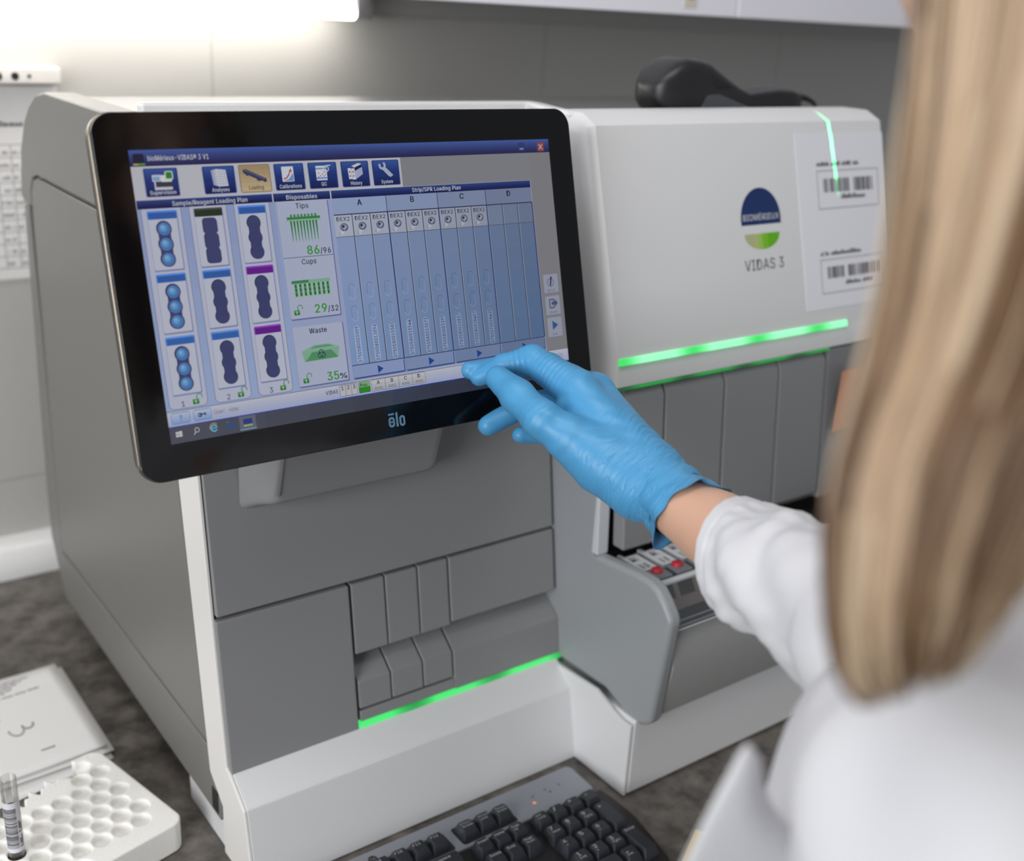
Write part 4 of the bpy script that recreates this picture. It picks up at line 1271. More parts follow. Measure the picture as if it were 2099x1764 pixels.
# ================================================================== foam rack, tube, papers
h = 0.00105
G = grid((0.085, 0.768, -0.002), (0.284, 0.960, 0.0335), h)
ca, sa = math.cos(math.radians(13.5)), math.sin(math.radians(13.5))
ox, oy = 0.2685, 0.8445
U = (G[0] - ox) * ca + (G[1] - oy) * sa
Vv = -(G[0] - ox) * sa + (G[1] - oy) * ca
b = np.array((0.14, 0.075, 0.0148)); rr = 0.012
qx = np.abs(U + 0.134) - (0.14 - rr); qy = np.abs(Vv - 0.035) - (0.072 - rr)
d2 = np.sqrt(np.maximum(qx, 0) ** 2 + np.maximum(qy, 0) ** 2) + np.minimum(np.maximum(qx, qy), 0) - rr
F = np.maximum(d2, np.abs(G[2] - 0.0155) - 0.0149)
e1 = np.array((-0.0182, -0.0038)); e2 = np.array((-0.0127, 0.0148)); o0 = np.array((0.2557, 0.848))
rnd = random.Random(3)
for i in range(-9, 12):
    for j in range(-3, 9):
        c = o0 + e1 * i + e2 * j
        u = (c[0] - ox) * ca + (c[1] - oy) * sa; v = -(c[0] - ox) * sa + (c[1] - oy) * ca
        if u > -0.0085 or u < -0.26 or v < -0.026 or v > 0.112: continue
        lim = 0.075 + 0.018 * (u > -0.03) - 0.012 * (u < -0.075)
        if v > lim: continue
        rc_ = np.sqrt((G[0] - c[0]) ** 2 + (G[1] - c[1]) ** 2)
        tube_here = abs(c[0] - 0.1496) + abs(c[1] - 0.8427) < 0.012
        zb_ = 0.0195 + 3.0 * rc_ ** 2 / 0.0075 ** 2 * 0.001
        if tube_here: continue
        F = np.maximum(F, np.minimum(0.0078 - rc_, G[2] - zb_))
F = np.maximum(F, 0.0072 - np.sqrt((G[0] - 0.1496) ** 2 + (G[1] - 0.8427) ** 2))
# snapped-off far edge
brk = Vv - (0.093 + 0.004 * np.sin(U * 330) + 0.003 * np.sin(U * 720 + 1) - 0.014 * np.clip((-U - 0.05) / 0.05, 0, 1))
brk = np.where(U > -0.021, Vv - 0.107, brk)
F = np.maximum(F, brk)
F = np.maximum(F, 0.0085 - np.sqrt((U + 0.03) ** 2 + (Vv - 0.093) ** 2))
V, Fc = snets(F, (0.085, 0.768, -0.002), h)
V = relax(V, Fc, 2, 0.4)
mb = MB(); mb.add(V.tolist(), Fc.tolist(), M_FOAM)
tag(mb.build('foam_rack', angle=180), 'white foam tube rack full of round holes, its far edge broken off', 'tube rack')

tb = thing('blood_tube', 'clear glass test tube of dark blood with a barcode label, standing in the foam rack', 'test tube', (0.1496, 0.8427, 0.006))
bx, by = 0.1496, 0.8427


def ringz(r, z, n=28): return [(bx + r * math.cos(2 * PI * i / n), by + r * math.sin(2 * PI * i / n), z) for i in range(n)]


mb = MB()
R0 = 0.0064
mb.loft([ringz(0.001, 0.0062), ringz(0.004, 0.0072), ringz(R0, 0.011), ringz(R0, 0.1075), ringz(R0 - .0004, 0.108), ringz(R0 - .001, 0.1075), ringz(R0 - .001, 0.012), ringz(0.003, 0.0085), ringz(0.001, 0.0082)], M_GLASS, cap=True)
tag(mb.build('glass_wall', tb, angle=60), 'clear glass')
mb = MB()
mb.loft([ringz(0.003, 0.009), ringz(R0 - .0012, 0.0122), ringz(R0 - .0012, 0.079)], mat('dark_blood', (58, 22, 24), 0.2))
tag(mb.build('blood', tb, angle=60), 'dark red blood')
mb = MB()
lab_m = mat('tube_label', (222, 222, 226), 0.6)
va = math.atan2(-by, -bx)
n = 22; zl, zh = 0.0365, 0.0865
ang = [va - 2.0 + 4.0 * i / n for i in range(n + 1)]
P_ = lambda a, z, r=R0 + .0002: (bx + r * math.cos(a), by + r * math.sin(a), z)
mb.add([P_(a, z) for z in (zl, zh) for a in ang], [(i, i + 1, n + 2 + i, n + 1 + i) for i in range(n)], lab_m)
z = 0.041
while z < 0.080:
    t = random.choice((.0003, .0004, .0006, .0009))
    aa = [va - 1.25 + 1.7 * i / 10 for i in range(11)]
    mb.add([P_(a, q, R0 + .00035) for q in (z, z + t) for a in aa], [(i, i + 1, 12 + i, 11 + i) for i in range(10)], M_INKB)
    z += t + random.choice((.0004, .0005, .0008))
for off_, hgt in ((0.58, .0016), (0.88, .0012)):
    z = 0.041
    while z < 0.066:
        t = random.uniform(.0008, .0016)
        if random.random() > .2: mb.add([P_(va + off_, z, R0 + .00035), P_(va + off_ + hgt / R0, z, R0 + .00035), P_(va + off_ + hgt / R0, z + t, R0 + .00035), P_(va + off_, z + t, R0 + .00035)], [(0, 1, 2, 3)], M_INK)
        z += t + .0005
tag(mb.build('barcode_label', tb, angle=180), 'white label with black barcode')


def sheet(pts, z, name, label, m=M_PAPER, curl=None, prints=None, th=0.0004):
    """pts: four corners (near-left, near-right, far-right, far-left); curl(s, t) gives the height"""
    q = MB(); n1, n2 = 14, 14
    c = [Vector(p).to_3d() for p in pts]
    def S_(s, t, dz=0.0):
        p = (c[0] * (1 - s) + c[1] * s) * (1 - t) + (c[3] * (1 - s) + c[2] * s) * t
        return (p.x, p.y, z + (curl(s, t) if curl else 0) + dz)
    v = [S_(i / n1, j / n2) for j in range(n2 + 1) for i in range(n1 + 1)]
    f = [(j * (n1 + 1) + i, j * (n1 + 1) + i + 1, (j + 1) * (n1 + 1) + i + 1, (j + 1) * (n1 + 1) + i) for j in range(n2) for i in range(n1)]
    q.add(v, f, m)
    for (s0, s1, t0, t1, mm_) in prints or []:
        k = 5
        q.add([S_(s0 + (s1 - s0) * i / k, t, .0005) for t in (t0, t1) for i in range(k + 1)], [(i, i + 1, k + 2 + i, k + 1 + i) for i in range(k)], mm_)
    o = q.build(name, angle=180, solid=-th)
    tag(o, label, 'paper', group='loose papers by the foam rack')
    return o


pr_ = []
rp = random.Random(5)
for i in range(6):
    s = 0.30
    while s < 0.80 - 0.03 * i:
        wd = rp.uniform(.015, .05)
        pr_.append((s, s + wd, 0.93 - i * .024, 0.939 - i * .024, M_INK2)); s += wd + .008
for i in range(10): pr_.append((0.10 + .075 * i, 0.165 + .075 * i, 0.735 + 0.004 * i, 0.745 + .004 * i, M_INK2))
pr_ += [(0.66, 0.74, 0.145, 0.155, M_INK2)]
for i in range(9):
    a = PI + PI * i / 8
    pr_.append((0.60 + .04 * math.cos(a) - .006, 0.60 + .04 * math.cos(a) + .006, 0.40 + .06 * math.sin(a), 0.412 + .06 * math.sin(a), M_INK2))
    pr_.append((0.67 + .03 * math.cos(a) - .005, 0.67 + .03 * math.cos(a) + .005, 0.42 + .04 * math.sin(a), 0.432 + .04 * math.sin(a), M_INK2))
for i in range(18):
    a = 2 * PI * i / 18
    pr_.append((0.46 + .085 * math.cos(a) - .008, 0.46 + .085 * math.cos(a) + .008, 0.55 + .05 * math.sin(a), 0.556 + .05 * math.sin(a), M_INK2))
sheet([(0.09, 0.935), (0.2695, 0.9665), (0.269, 1.146), (0.08, 1.122)], 0.0008, 'paper_sheet', 'blank white paper sheet at the bottom of the pile, beside the foam rack')
sheet([(0.10, 0.962), (0.2725, 0.9735), (0.272, 1.150), (0.09, 1.138)], 0.0045, 'paper_sheet', 'white paper sheet in the middle of the pile, its right edge showing', curl=lambda s, t: .004 * (1 - s))
sheet([(0.10, 0.958), (0.268, 0.978), (0.2655, 1.150), (0.085, 1.138)], 0.0105, 'paper_sheet', 'printed white paper sheet with a circled stamp, on top of the pile', curl=lambda s, t: .010 * (1 - s) ** 2 + .003 * math.sin(t * 3), prints=pr_)

# ================================================================== the person
person = thing('person', 'person with long blonde hair in a white lab coat and blue glove touching the screen', 'person', (0.47, 0.18, -0.9))
FD = Vector((-0.27, 0.963, 0.0))            # the way she faces
LD = Vector((-0.963, -0.27, 0.0))           # her left
LS = Vector((0.3055, 0.1375, 0.479))          # left shoulder
RS = LS - 0.33 * LD
NK = (LS + RS) / 2 + Vector((0, 0, 0.05))
HD = at(2420, -330, 0.42)
# right arm, from the photo: elbow, wrist
EL_ = at(1900, 1345, 0.57)
WR = at(1325, 985, 0.805)
FA1, FA2 = at(1394, 1036, 0.775), at(1470, 1086, 0.748)

# ---- glove: palm, four fingers and thumb grown as one surface
J = lambda *a: np.array(at(*a))
idx = [J(1183, 800, .843), J(1091, 737, .866), J(1032, 750, .872), J(983, 773, .879)]
mid = [J(1222, 800, .862), J(1125, 748, .893), J(1030, 752, .893), J(962, 759, .8815)]
rng = [J(1240, 845, .878), J(1160, 815, .905), J(1080, 828, .901), J(1001, 872, .888)]
pky = [J(1250, 895, .885), J(1185, 895, .903), J(1118, 890, .90), J(1066, 891, .893)]
thb = [J(1235, 945, .812), J(1110, 859, .815), J(1061, 812, .832), J(1021, 775, .848)]
wr = J(1330, 980, .805); wr2 = J(1310, 1000, .800); ca_ = J(1400, 1040, .775)
h = 0.00125
allp = np.array(idx + mid + rng + pky + thb + [wr, ca_])
lo = allp.min(0) - 0.034; hi = allp.max(0) + 0.034
G = grid(lo, hi, h)


def chain(G, pts, rad, k=0.004):
    d = None
    for a, b_, ra, rb in zip(pts[:-1], pts[1:], rad[:-1], rad[1:]):
        c = cone(G, a, b_, ra, rb)
        d = c if d is None else smin(d, c, k)
    return d


fi = chain(G, idx, [.0150, .0113, .0088, .0072])
fm = chain(G, mid, [.0108, .0094, .0085, .0068])
fr = chain(G, rng, [.0104, .0098, .0096, .0082])
fp = chain(G, pky, [.0094, .0082, .0076, .0066])
ft = chain(G, thb, [.0170, .0130, .0119, .0098], .007)
palm = cone(G, wr, idx[0], .0225, .0145)
for a, b_, ra, rb in ((wr, mid[0], .0235, .0130), (wr, rng[0], .0225, .0125), (wr, pky[0], .021, .0115), (wr2, thb[0], .0235, .0220), (thb[0], (thb[0] + thb[1]) / 2, .0215, .0165)):
    palm = smin(palm, cone(G, a, b_, ra, rb), .008)
palm = smin(palm, cone(G, idx[0], pky[0], .0118, .0105), .006)
palm = smin(palm, cone(G, J(1158, 842, .838), J(1200, 850, .835), .0085, .0125), .008)
palm = smin(palm, cone(G, wr, ca_, .0238, .0248), .008)
F = smin(palm, ft, .009)
mc_ = (idx[0] + mid[0] + rng[0] + pky[0]) / 4
kf = .0010 + .0070 * np.clip(1 - (np.sqrt((G[0] - mc_[0]) ** 2 + (G[1] - mc_[1]) ** 2 + (G[2] - mc_[2]) ** 2) - .026) / .022, 0, 1)
for q in (fi, fm, fr, fp):
    F = smin(F, q, kf)
V, Fc = snets(F, lo, h)
V = relax(V, Fc, 3, 0.5)
# stretch wrinkles across the wrist and fine creases over the joints
N_ = vnormals(V, Fc)
ax = np.array(idx[0] + mid[0]) / 2 - wr
axl = np.linalg.norm(ax); ax = ax / axl
side = np.cross(ax, np.array(FW)); side /= np.linalg.norm(side)
nn = np.cross(ax, side)
s_ = (V - wr) @ ax; q_ = (V - wr) @ side; r_ = (V - wr) @ nn
wv = s_ + 0.35 * q_ + 0.003 * np.sin(q_ * 160 + 1.3) + 0.002 * np.sin(r_ * 230 + s_ * 60)
amp = np.exp(-((s_ - 0.020) / 0.030) ** 2) * np.clip(0.5 + q_ * -18, 0.12, 1)
disp = 0.00105 * amp * (np.abs(np.sin(wv * 2 * PI / 0.0125)) ** 0.6 + 0.5 * np.abs(np.sin(wv * 2 * PI / 0.0083 + 1)) - .8)


def crease(c, d, spread, wl, a):
    """skin-tight folds round a joint: c centre, d axis of the finger"""
    t = (V - c) @ d
    rad_ = np.linalg.norm(V - c - t[:, None] * d, axis=1)
    return a * np.exp(-(t / spread) ** 2) * (rad_ < 0.019) * (np.abs(np.sin(t * PI / wl + rad_ * 40)) - 0.5)


stretch_lines(M_GLOVE, list(wr - np.array((0.47, 0.18, -0.9))), list(ax), list(side), list(nn))
u_ = lambda a, b_: (b_ - a) / np.linalg.norm(b_ - a)
disp += crease(idx[1] * .62 + idx[2] * .38, u_(idx[1], idx[2]), .006, .0044, .0007)
disp += crease(idx[0] * .55 + idx[1] * .45, u_(idx[0], idx[1]), .016, .0042, .0008)
disp += crease(thb[1], u_(thb[1], thb[2]), .010, .006, .0004)
disp += 0.00025 * np.sin(V[:, 0] * 310 + 2 * np.sin(V[:, 2] * 140)) * np.sin(V[:, 1] * 260 + V[:, 2] * 190)
V = V + N_ * disp[:, None]
mb = MB()
# drop the closed end of the grown surface; the loose cuff carries on from it
ca_dir = u_(wr, ca_)
keep = ((V - ca_) @ ca_dir)[Fc].max(1) < -0.004
mb.add(V.tolist(), Fc[keep].tolist(), M_GLOVE)
d_ = Vector(ca_dir); e_ = UP - d_ * UP.dot(d_); e_.normalize(); g_ = d_.cross(e_)
rings = []
rc = random.Random(11)
ph = [rc.uniform(0, 6.28) for _ in range(6)]
for i in range(19):
    t = i / 18
    pos = Vector(wr).lerp(Vector(ca_), -0.1 + 1.28 * t)
    ring = []
    for j in range(64):
        a = 2 * PI * j / 64
        r = 0.0236 + 0.0012 * t
        fl = max(0, (t - 0.45) / 0.55)
        r += 0.0012 + fl * (0.0016 * math.sin(3 * a + ph[0] + 3 * t) + 0.0014 * math.sin(5 * a + ph[1] - 4 * t) + 0.0008 * math.sin(9 * a + ph[2]))
        r += 0.0009 * math.sin(t * 26 + 2 * math.sin(2 * a + ph[3])) * min(1, t * 3) * (0.6 + 0.4 * math.sin(a * 4 + ph[4]))
        r += fl ** 4 * (0.0022 + 0.0036 * max(0, math.cos(a)) ** 3 + 0.0046 * max(0, -math.cos(a)) ** 3)
        skew = 0.012 * math.cos(a) * t - 0.004 * math.sin(2 * a) * t
        ring.append(tuple(pos + d_ * (skew + 0.0012 * math.sin(7 * a + ph[5]) * fl) + r * (math.cos(a) * e_ + math.sin(a) * g_)))
    rings.append(ring)
mb.loft(rings, M_GLOVE, cap=False)
inner = [[tuple(Vector(p).lerp(Vector(wr).lerp(Vector(ca_), 1.18), 0.0) - (Vector(p) - (Vector(wr).lerp(Vector(ca_), -0.1 + 1.28 * (k / 18)))).normalized() * 0.0008) for p in rings[k]] for k in (18, 16, 14, 12)]
mb.loft([rings[18]] + inner, M_GLOVE, cap=False)
tag(mb.build('glove', person, angle=180), 'blue nitrile glove on the reaching right hand')

# ---- body: one continuous surface
h = 0.0075
lo = np.array((-0.02, -0.12, -0.905)); hi = np.array((0.86, 0.62, 1.0))
A = lambda v: np.array(v)
PV = NK - 0.02 * FD + Vector((0, 0, -0.60))
blobs = [(NK + Vector((0, 0, -0.05)), HD - 0.025 * FD + Vector((0, 0, -0.06)), .056, .050)]
blobs += [(LS, RS, .048, .048), (NK - Vector((0, 0, .12)), PV + Vector((0, 0, .2)), .105, .095), (PV + Vector((0, 0, .2)), PV, .095, .115)]
for s in (-1, 1):
    blobs += [(NK + s * .07 * LD - Vector((0, 0, .13)), PV + s * .06 * LD + Vector((0, 0, .1)), .085, .085)]
    hip = PV + s * .08 * LD - Vector((0, 0, .03)); kn = hip + .02 * FD - Vector((0, 0, .39)); an = kn - .02 * FD - Vector((0, 0, .39))
    blobs += [(hip, kn, .085, .055), (kn, an, .056, .036), (an - Vector((0, 0, .02)), an + .15 * FD - Vector((0, 0, .045)), .036, .028)]
LE = LS - .02 * LD - .06 * FD - Vector((0, 0, .28)); LW = LE + .13 * FD - .02 * LD - Vector((0, 0, .19)); LH = LW + .05 * FD - Vector((0, 0, .06))
blobs += [(LS, LE, .046, .038), (LE, LW, .037, .026), (LW, LH, .026, .03)]
HN = []
for k, (da, db) in enumerate(((.034, .072), (.012, .085), (-.011, .078), (-.032, .060))):
    p0 = LH + da * .9 * FD - Vector((0, 0, .012)); p1 = p0 + da * .2 * FD - .004 * LD - Vector((0, 0, db * .5)); p2 = p1 - .014 * LD - Vector((0, 0, db * .5))
    HN += [(LH + da * .5 * FD + Vector((0, 0, .03)), p0, .014, .011), (p0, p1, .0100, .0095), (p1, p2, .0095, .0085)]
HN += [(LW + .02 * FD, LH + .045 * FD - .012 * LD, .014, .012), (LH + .045 * FD - .012 * LD, LH + .055 * FD - .03 * LD - Vector((0, 0, .03)), .0115, .0095)]
arm = [(RS, EL_, .044, .032), (EL_, FA2, .030, .0268), (FA2, FA1, .0268, .0226), (FA1, WR, .0228, .0185)]
G = grid(lo, hi, h)
F = np.full(G[0].shape, 9.0)
for (a, b_, ra, rb), kk in [(q, .02) for q in blobs] + [(q, .004) for q in arm + HN]:
    a, b_ = A(a), A(b_)
    m0 = np.floor((np.minimum(a, b_) - max(ra, rb) - .06 - lo) / h).astype(int).clip(0); m1 = np.ceil((np.maximum(a, b_) + max(ra, rb) + .06 - lo) / h).astype(int)
    sl = tuple(slice(int(i), int(j) + 1) for i, j in zip(m0, m1))
    Gs = [g[sl] for g in G]
    F[sl] = smin(F[sl], cone(Gs, a, b_, ra, rb), kk)
# head: skull, jaw, nose, lips, ears
Rh = np.array([list(LD), list(FD), [0, 0, 1.0]])
m0 = np.floor((A(HD) - .2 - lo) / h).astype(int); m1 = np.ceil((A(HD) + .2 - lo) / h).astype(int)
sl = tuple(slice(int(i), int(j)) for i, j in zip(m0, m1)); Gs = [g[sl] for g in G]
hd = ell(Gs, HD + Vector((0, 0, .02)) - .01 * FD, (.072, .092, .095), Rh)
hd = smin(hd, ell(Gs, HD + .03 * FD - Vector((0, 0, .05)), (.055, .06, .062), Rh), .03)
hd = smin(hd, cone(Gs, A(HD + .085 * FD + Vector((0, 0, .01))), A(HD + .105 * FD - Vector((0, 0, .022))), .010, .013), .015)
hd = smin(hd, ell(Gs, HD + .086 * FD - Vector((0, 0, .052)), (.022, .012, .009), Rh), .01)
for s in (-1, 1):
    hd = smin(hd, ell(Gs, HD + s * .074 * LD - Vector((0, 0, .005)), (.010, .02, .032), Rh), .008)
    hd = np.maximum(hd, -ell(Gs, HD + s * .031 * LD + .082 * FD + Vector((0, 0, .012)), (.015, .009, .009), Rh))
F[sl] = smin(F[sl], hd, .015)
V, Fc = snets(F, lo, h)
V = relax(V, Fc, 3, 0.5)
mb = MB(); mb.add(V.tolist(), Fc.tolist(), M_SKIN)
body = mb.build('body', person, angle=180)
for s in (-1, 1):
    mb = MB()
    c = HD + s * .031 * LD + .066 * FD + Vector((0, 0, .012))
    mb.loft([[tuple(c + Vector((r * math.cos(2 * PI * j / 16), r * math.sin(2 * PI * j / 16), z))) for j in range(16)] for r, z in [(max(.0004, .0118 * math.sin(PI * i / 10)), -.0118 * math.cos(PI * i / 10)) for i in range(11)]], mat('eye_white', (230, 228, 225), 0.2))
    T = Matrix(((LD.x, 0, FD.x, c.x + .0119 * FD.x), (LD.y, 0, FD.y, c.y + .0119 * FD.y), (0, 1, 0, c.z), (0, 0, 0, 1)))
    mb.poly(circ(0, 0, .0055, 14), 0.0, mat('iris_blue', (70, 100, 130), 0.2), T)
    mb.build('eye', person, angle=180)

# ---- trousers and shoes (below the picture)
mb = MB()
for s in (-1, 1):
    hip = PV + s * .08 * LD - Vector((0, 0, .03)); kn = hip + .02 * FD - Vector((0, 0, .39)); an = kn - .02 * FD - Vector((0, 0, .37))
    mb.tube([hip + Vector((0, 0, .08)), hip - Vector((0, 0, .1)), kn, an], [.115, .105, .07, .055], M_TROUSER, 20)
mb.build('trousers', person, angle=60)
for s in (-1, 1):
    an = PV + s * .08 * LD - Vector((0, 0, .81))
    mb = MB(); mb.tube([an - .04 * FD - Vector((0, 0, .035)), an + .04 * FD - Vector((0, 0, .035)), an + .14 * FD - Vector((0, 0, .045)), an + .19 * FD - Vector((0, 0, .05))], [.042, .045, .042, .026], M_LIGHTGREY, 16)
    mb.build('shoe', person, angle=60)

# ---- lab coat
h = 0.0075
lo = np.array((0.02, -0.12, -0.36)); hi = np.array((0.86, 0.45, 0.66))
G = grid(lo, hi, h)
F = np.full(G[0].shape, 9.0)
cb = [(LS, RS, .054, .073), (NK - Vector((0, 0, .14)), PV + Vector((0, 0, .2)), .112, .112), (PV + Vector((0, 0, .2)), PV - Vector((0, 0, .33)), .125, .175),
      (LS + .02 * FD - .07 * LD - Vector((0, 0, .06)), NK + .02 * FD - Vector((0, 0, .2)), .050, .080),
      (RS + .01 * FD + .05 * LD - Vector((0, 0, .07)), NK + .02 * FD - Vector((0, 0, .2)), .060, .080),
      (LS, LE, .056, .054), (LE, LW, .054, .046), (NK - Vector((0, 0, .03)), NK - Vector((0, 0, .01)), .068, .062)]
for s in (-1, 1):
    cb += [(NK + s * .07 * LD - Vector((0, 0, .13)), PV + s * .07 * LD + Vector((0, 0, .1)), .105, .105)]
for a, b_, ra, rb in cb:
    F = smin(F, cone(G, A(a), A(b_), ra, rb), .03)
F = np.maximum(F, (G[2] - (NK.z + .045)))                       # neck opening
F = np.maximum(F, PV.z - .34 - G[2])                            # hem
hole = cone(G, A(NK - Vector((0, 0, .02))), A(NK + Vector((0, 0, .2))), .054, .06)
F = np.maximum(F, -hole)
cuffL = (G[0] - LW.x) * (LW - LE).normalized().x + (G[1] - LW.y) * (LW - LE).normalized().y + (G[2] - LW.z) * (LW - LE).normalized().z
near = cone(G, A(LE), A(LH), .07, .07)
F = np.where((near < 0) & (cuffL > -0.01), np.maximum(F, cuffL + .01), F)
V, Fc = snets(F, lo, h)
V = relax(V, Fc, 4, 0.5)
N_ = vnormals(V, Fc)
fold = 0.0022 * np.sin(V[:, 0] * 55 + V[:, 2] * 38 + 2.2 * np.sin(V[:, 1] * 31)) + 0.0016 * np.sin(V[:, 1] * 88 - V[:, 2] * 52 + 1.5 * np.sin(V[:, 0] * 47))
V = V + N_ * fold[:, None]
mb = MB(); mb.add(V.tolist(), Fc.tolist(), M_COAT)
coat = mb.build('lab_coat', person, angle=180)

mb = MB()
nk_d = (HD - .025 * FD + Vector((0, 0, -.06)) - NK).normalized()
rings = []
for hgt, r in ((-.012, .074), (.012, .068), (.030, .064), (.034, .0655), (.028, .0695), (.004, .077), (-.006, .079)):
    rings.append([tuple(NK + nk_d * hgt + r * (math.cos(2 * PI * j / 48) * FD * .95 + math.sin(2 * PI * j / 48) * LD * 1.08) - Vector((0, 0, .018 * math.cos(2 * PI * j / 48)))) for j in range(48)])
mb.loft(rings, M_COAT, cap=False)
mb.build('collar', coat, angle=180)

# right sleeve, from the loose cuff to the shoulder
ofs = lambda t, k: FA2.lerp(EL_, t) - UP * k
path = [ofs(.15, .0065), ofs(.21, .006), ofs(.30, .004), ofs(.42, .002), ofs(.57, .0), ofs(.76, .0), EL_, EL_.lerp(RS, .35), EL_.lerp(RS, .7), RS]
rad = [.0390, .0395, .0400, .0410, .043, .047, .058, .060, .062, .064]
# smooth resample
def resample(P, R, n):
    out = []
    m_ = len(P) - 1
    for i in range(n + 1):
        t = i / n * m_; k = min(int(t), m_ - 1); f = t - k
        p0, p1, p2, p3 = P[max(k - 1, 0)], P[k], P[k + 1], P[min(k + 2, m_)]
        out.append((0.5 * ((2 * p1) + (p2 - p0) * f + (2 * p0 - 5 * p1 + 4 * p2 - p3) * f * f + (3 * p1 - p0 - 3 * p2 + p3) * f ** 3), R[k] + (R[k + 1] - R[k]) * f))
    return out
rs = resample([Vector(p) for p in path], rad, 70)
rings = []
for i, (p, r) in enumerate(rs):
    t = i / 70
    d = (rs[min(i + 1, 70)][0] - rs[max(i - 1, 0)][0]).normalized()
    e = (UP - d * UP.dot(d)).normalized(); g = d.cross(e)
    ring = []
    for j in range(72):
        a = 2 * PI * j / 72
        # loose cloth: gathers at the cuff hem, long soft folds further up, hanging a little below the arm
        rr = r * (1 + 0.05 * math.cos(a + PI))
        if i <= 6:
            rr += 0.0007 * math.sin(22 * a + 1.5 * math.sin(3 * a)) * (1 if 2.2 < a < 4.6 else 0.3)
        if i in (7, 8): rr -= 0.0008
        if i < 7: rr -= 0.0006
        rr += 0.0016 * math.exp(-((i - 11) / 3.5) ** 2) * math.sin(17 * a + 2 * math.sin(2 * a) + i * .15) * (1.0 if 2.0 < a < 4.8 else 0.5)
        k = min(1, max(0, (i - 6) / 10))
        rr += k * 0.0008 * math.sin(11 * a + 40 * t + 3 * math.sin(3 * a)) * math.sin(30 * t + 2 * a)
        rr += k * (0.0018 * math.sin(2 * a + 5.0 * t * 3 + 0.8) + 0.0013 * math.sin(4 * a - 16 * t + 1.2 * math.sin(9 * t)) + 0.0010 * math.sin(23 * t + 2.5 * math.sin(2 * a)))
        rr += k * 0.0018 * math.exp(-((t - 0.34) / 0.03) ** 2) * math.cos(a - 0.4) - k * 0.0030 * math.exp(-((t - 0.39) / 0.025) ** 2) * max(0, math.cos(a - 0.2))
        sk = -0.012 * math.cos(a) * (1 - t) ** 3 + 0.006 * math.sin(a) * (1 - t) ** 4
        ring.append(tuple(p + d * sk + rr * (math.cos(a) * e * 0.98 + math.sin(a) * g)))
    rings.append(ring)
mb = MB()
mb.loft(rings, M_COAT, cap=False)
ins = []
for i in (0, 2, 5, 9, 14, 20):
    c = rs[i][0]
    ins.append([tuple(Vector(p) + (c - Vector(p)).normalized() * (0.0016 if i < 6 else 0.001)) for p in rings[i]])
mb.loft([rings[0]] + ins, M_COAT, cap=False)
sl_ = mb.build('sleeve', coat, angle=180)
# lapel hanging open in front of the chest
mb = MB()
lap = [((1531, 1521), (1548, 1548), .405, .012), ((1505, 1566), (1556, 1600), .402, .014), ((1476, 1618), (1566, 1650), .40, .018), ((1448, 1668), (1620, 1705), .398, .03), ((1414, 1735), (1680, 1770), .396, .05), ((1375, 1815), (1700, 1850), .394, .06), ((1340, 1900), (1720, 1930), .392, .07)]
rows = []
for (l, r, d, dd) in lap:
    a, b_ = at(*l, d - .012), at(*r, d + dd)
    rows.append([tuple(a.lerp(b_, k / 6) - FW * 0.006 * math.sin(PI * k / 6) + FW * .004) for k in range(7)])
n = 7
mb.add([p for r in rows for p in r], [(i * n + j, i * n + j + 1, (i + 1) * n + j + 1, (i + 1) * n + j) for i in range(len(rows) - 1) for j in range(n - 1)], M_COAT)
mb.build('lapel', coat, angle=180, solid=0.003, sub=2)

# ---- hair: locks falling from the head over the left shoulder
SH = [(176, 149, 121), (158, 131, 103), (126, 99, 74), (192, 172, 147), (96, 70, 47), (166, 142, 116)]
HM = []
for i, c in enumerate(SH):
    m = mat('hair_%s' % ('honey', 'blonde', 'light_brown', 'pale_blonde', 'brown', 'sand')[i], c, 0.42, spec=0.4)
    HM.append(m)
mb = MB()
rh = random.Random(21)
# curtain described by its left and right sides: (photo point, depth) from the crown down to the ends
left = [(1960, -560, .385), (1915, -260, .345), (1900, 0, .312), (1876, 230, .300), (1846, 460, .295), (1806, 700, .291), (1744, 880, .290), (1712, 1000, .290), (1708, 1150, .291), (1708, 1290, .293), (1728, 1390, .295), (1770, 1440, .297)]
right = [(2700, -700, .385), (2720, -350, .325), (2640, 0, .285), (2540, 250, .262), (2420, 520, .254), (2300, 780, .252), (2230, 900, .254), (2190, 1000, .258), (2140, 1110, .262), (2090, 1215, .268), (2040, 1290, .274), (1985, 1365, .280)]
NL = 620
ZU = Vector((0, 0, 1))


def spline(P, n):
    out, m_ = [], len(P) - 1
    for i in range(n):
        t = i / (n - 1) * m_; k = min(int(t), m_ - 1); f = t - k
        p0, p1, p2, p3 = P[max(k - 1, 0)], P[k], P[k + 1], P[min(k + 2, m_)]
        out.append(0.5 * ((2 * p1) + (p2 - p0) * f + (2 * p0 - 5 * p1 + 4 * p2 - p3) * f * f + (3 * p1 - p0 - 3 * p2 + p3) * f ** 3))
    return out


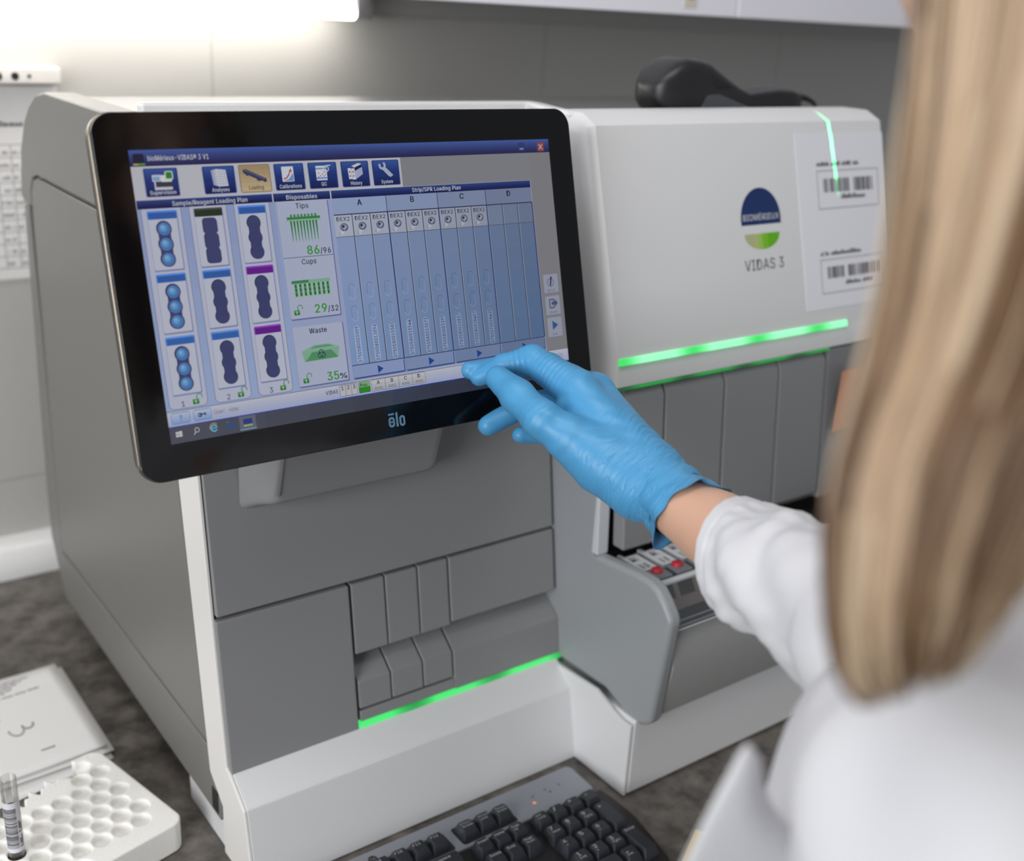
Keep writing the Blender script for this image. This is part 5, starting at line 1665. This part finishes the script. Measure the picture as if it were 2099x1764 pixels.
for k in range(NL):
    t = rh.random()
    layer = rh.random()
    n = len(left)
    wob = rh.uniform(-12, 12); wf = rh.uniform(0, 6.28); tt = t + rh.uniform(-.03, .03)
    end = rh.uniform(0.80, 1.03)
    fb = .055 - .135 * tt                      # front to back along the parting
    rs_ = .100 + .008 * (1 - layer)
    pts = [HD + FD * fb * .8 + ZU * (rs_ + .012) * .98, HD + FD * fb + LD * rs_ * .55 + ZU * rs_ * .85, HD + FD * fb * 1.05 + LD * rs_ * .92 + ZU * .035]
    for i in range(11):
        s = 2 + i / 10 * (end * (n - 1) - 2)
        j = min(int(s), n - 2); f = s - j
        L_ = [left[j][q] + (left[j + 1][q] - left[j][q]) * f for q in range(3)]
        R_ = [right[j][q] + (right[j + 1][q] - right[j][q]) * f for q in range(3)]
        u = tt + 0.02 * math.sin(i * .55 + wf)
        x, y, d = (L_[q] + (R_[q] - L_[q]) * u for q in range(3))
        bulge = -0.022 * math.sin(PI * min(1, max(0, u)))
        pts.append(at(x + wob * math.sin(i * .4 + wf), y, d + bulge + 0.030 * layer))
    pts = spline(pts, 19)
    r0 = rh.uniform(.0011, .0022)
    clump = 0.5 + 0.5 * math.sin(t * 25 + 4.2 + 0.9 * math.sin(t * 13))
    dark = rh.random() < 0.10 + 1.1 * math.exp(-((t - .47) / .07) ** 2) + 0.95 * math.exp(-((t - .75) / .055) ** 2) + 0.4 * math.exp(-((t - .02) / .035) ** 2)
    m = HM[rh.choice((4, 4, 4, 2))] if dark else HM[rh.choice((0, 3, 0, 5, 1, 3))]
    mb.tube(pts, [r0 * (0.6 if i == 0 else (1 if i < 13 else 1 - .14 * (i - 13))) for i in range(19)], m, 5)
# hair over the skull and down the back
for k in range(620):
    az = rh.uniform(0.55, 2 * PI - 0.55)
    dr = math.cos(az) * FD + math.sin(az) * LD
    long_ = math.cos(az) < .45
    pts = []
    nk = 15 if long_ else 7
    R1 = .100 + .006 * rh.random()
    for i in range(nk):
        a = min(1.62, i * .27)
        p = HD - .010 * FD + ZU * .012 + dr * (R1 * (.84 + .10 * abs(math.cos(az)))) * math.sin(a) + ZU * R1 * 1.08 * math.cos(a)
        if i > 6:
            p += -ZU * .040 * (i - 6) + dr * (.010 * math.sin((i - 6) * .45)) - FD * .004 * (i - 6)
        pts.append(p)
    mb.tube(pts, [.0024] * (nk - 1) + [.0008], HM[rh.choice((0, 1, 2, 5, 4, 3))], 5)
tag(mb.build('hair', person, angle=180), 'long straight blonde hair')
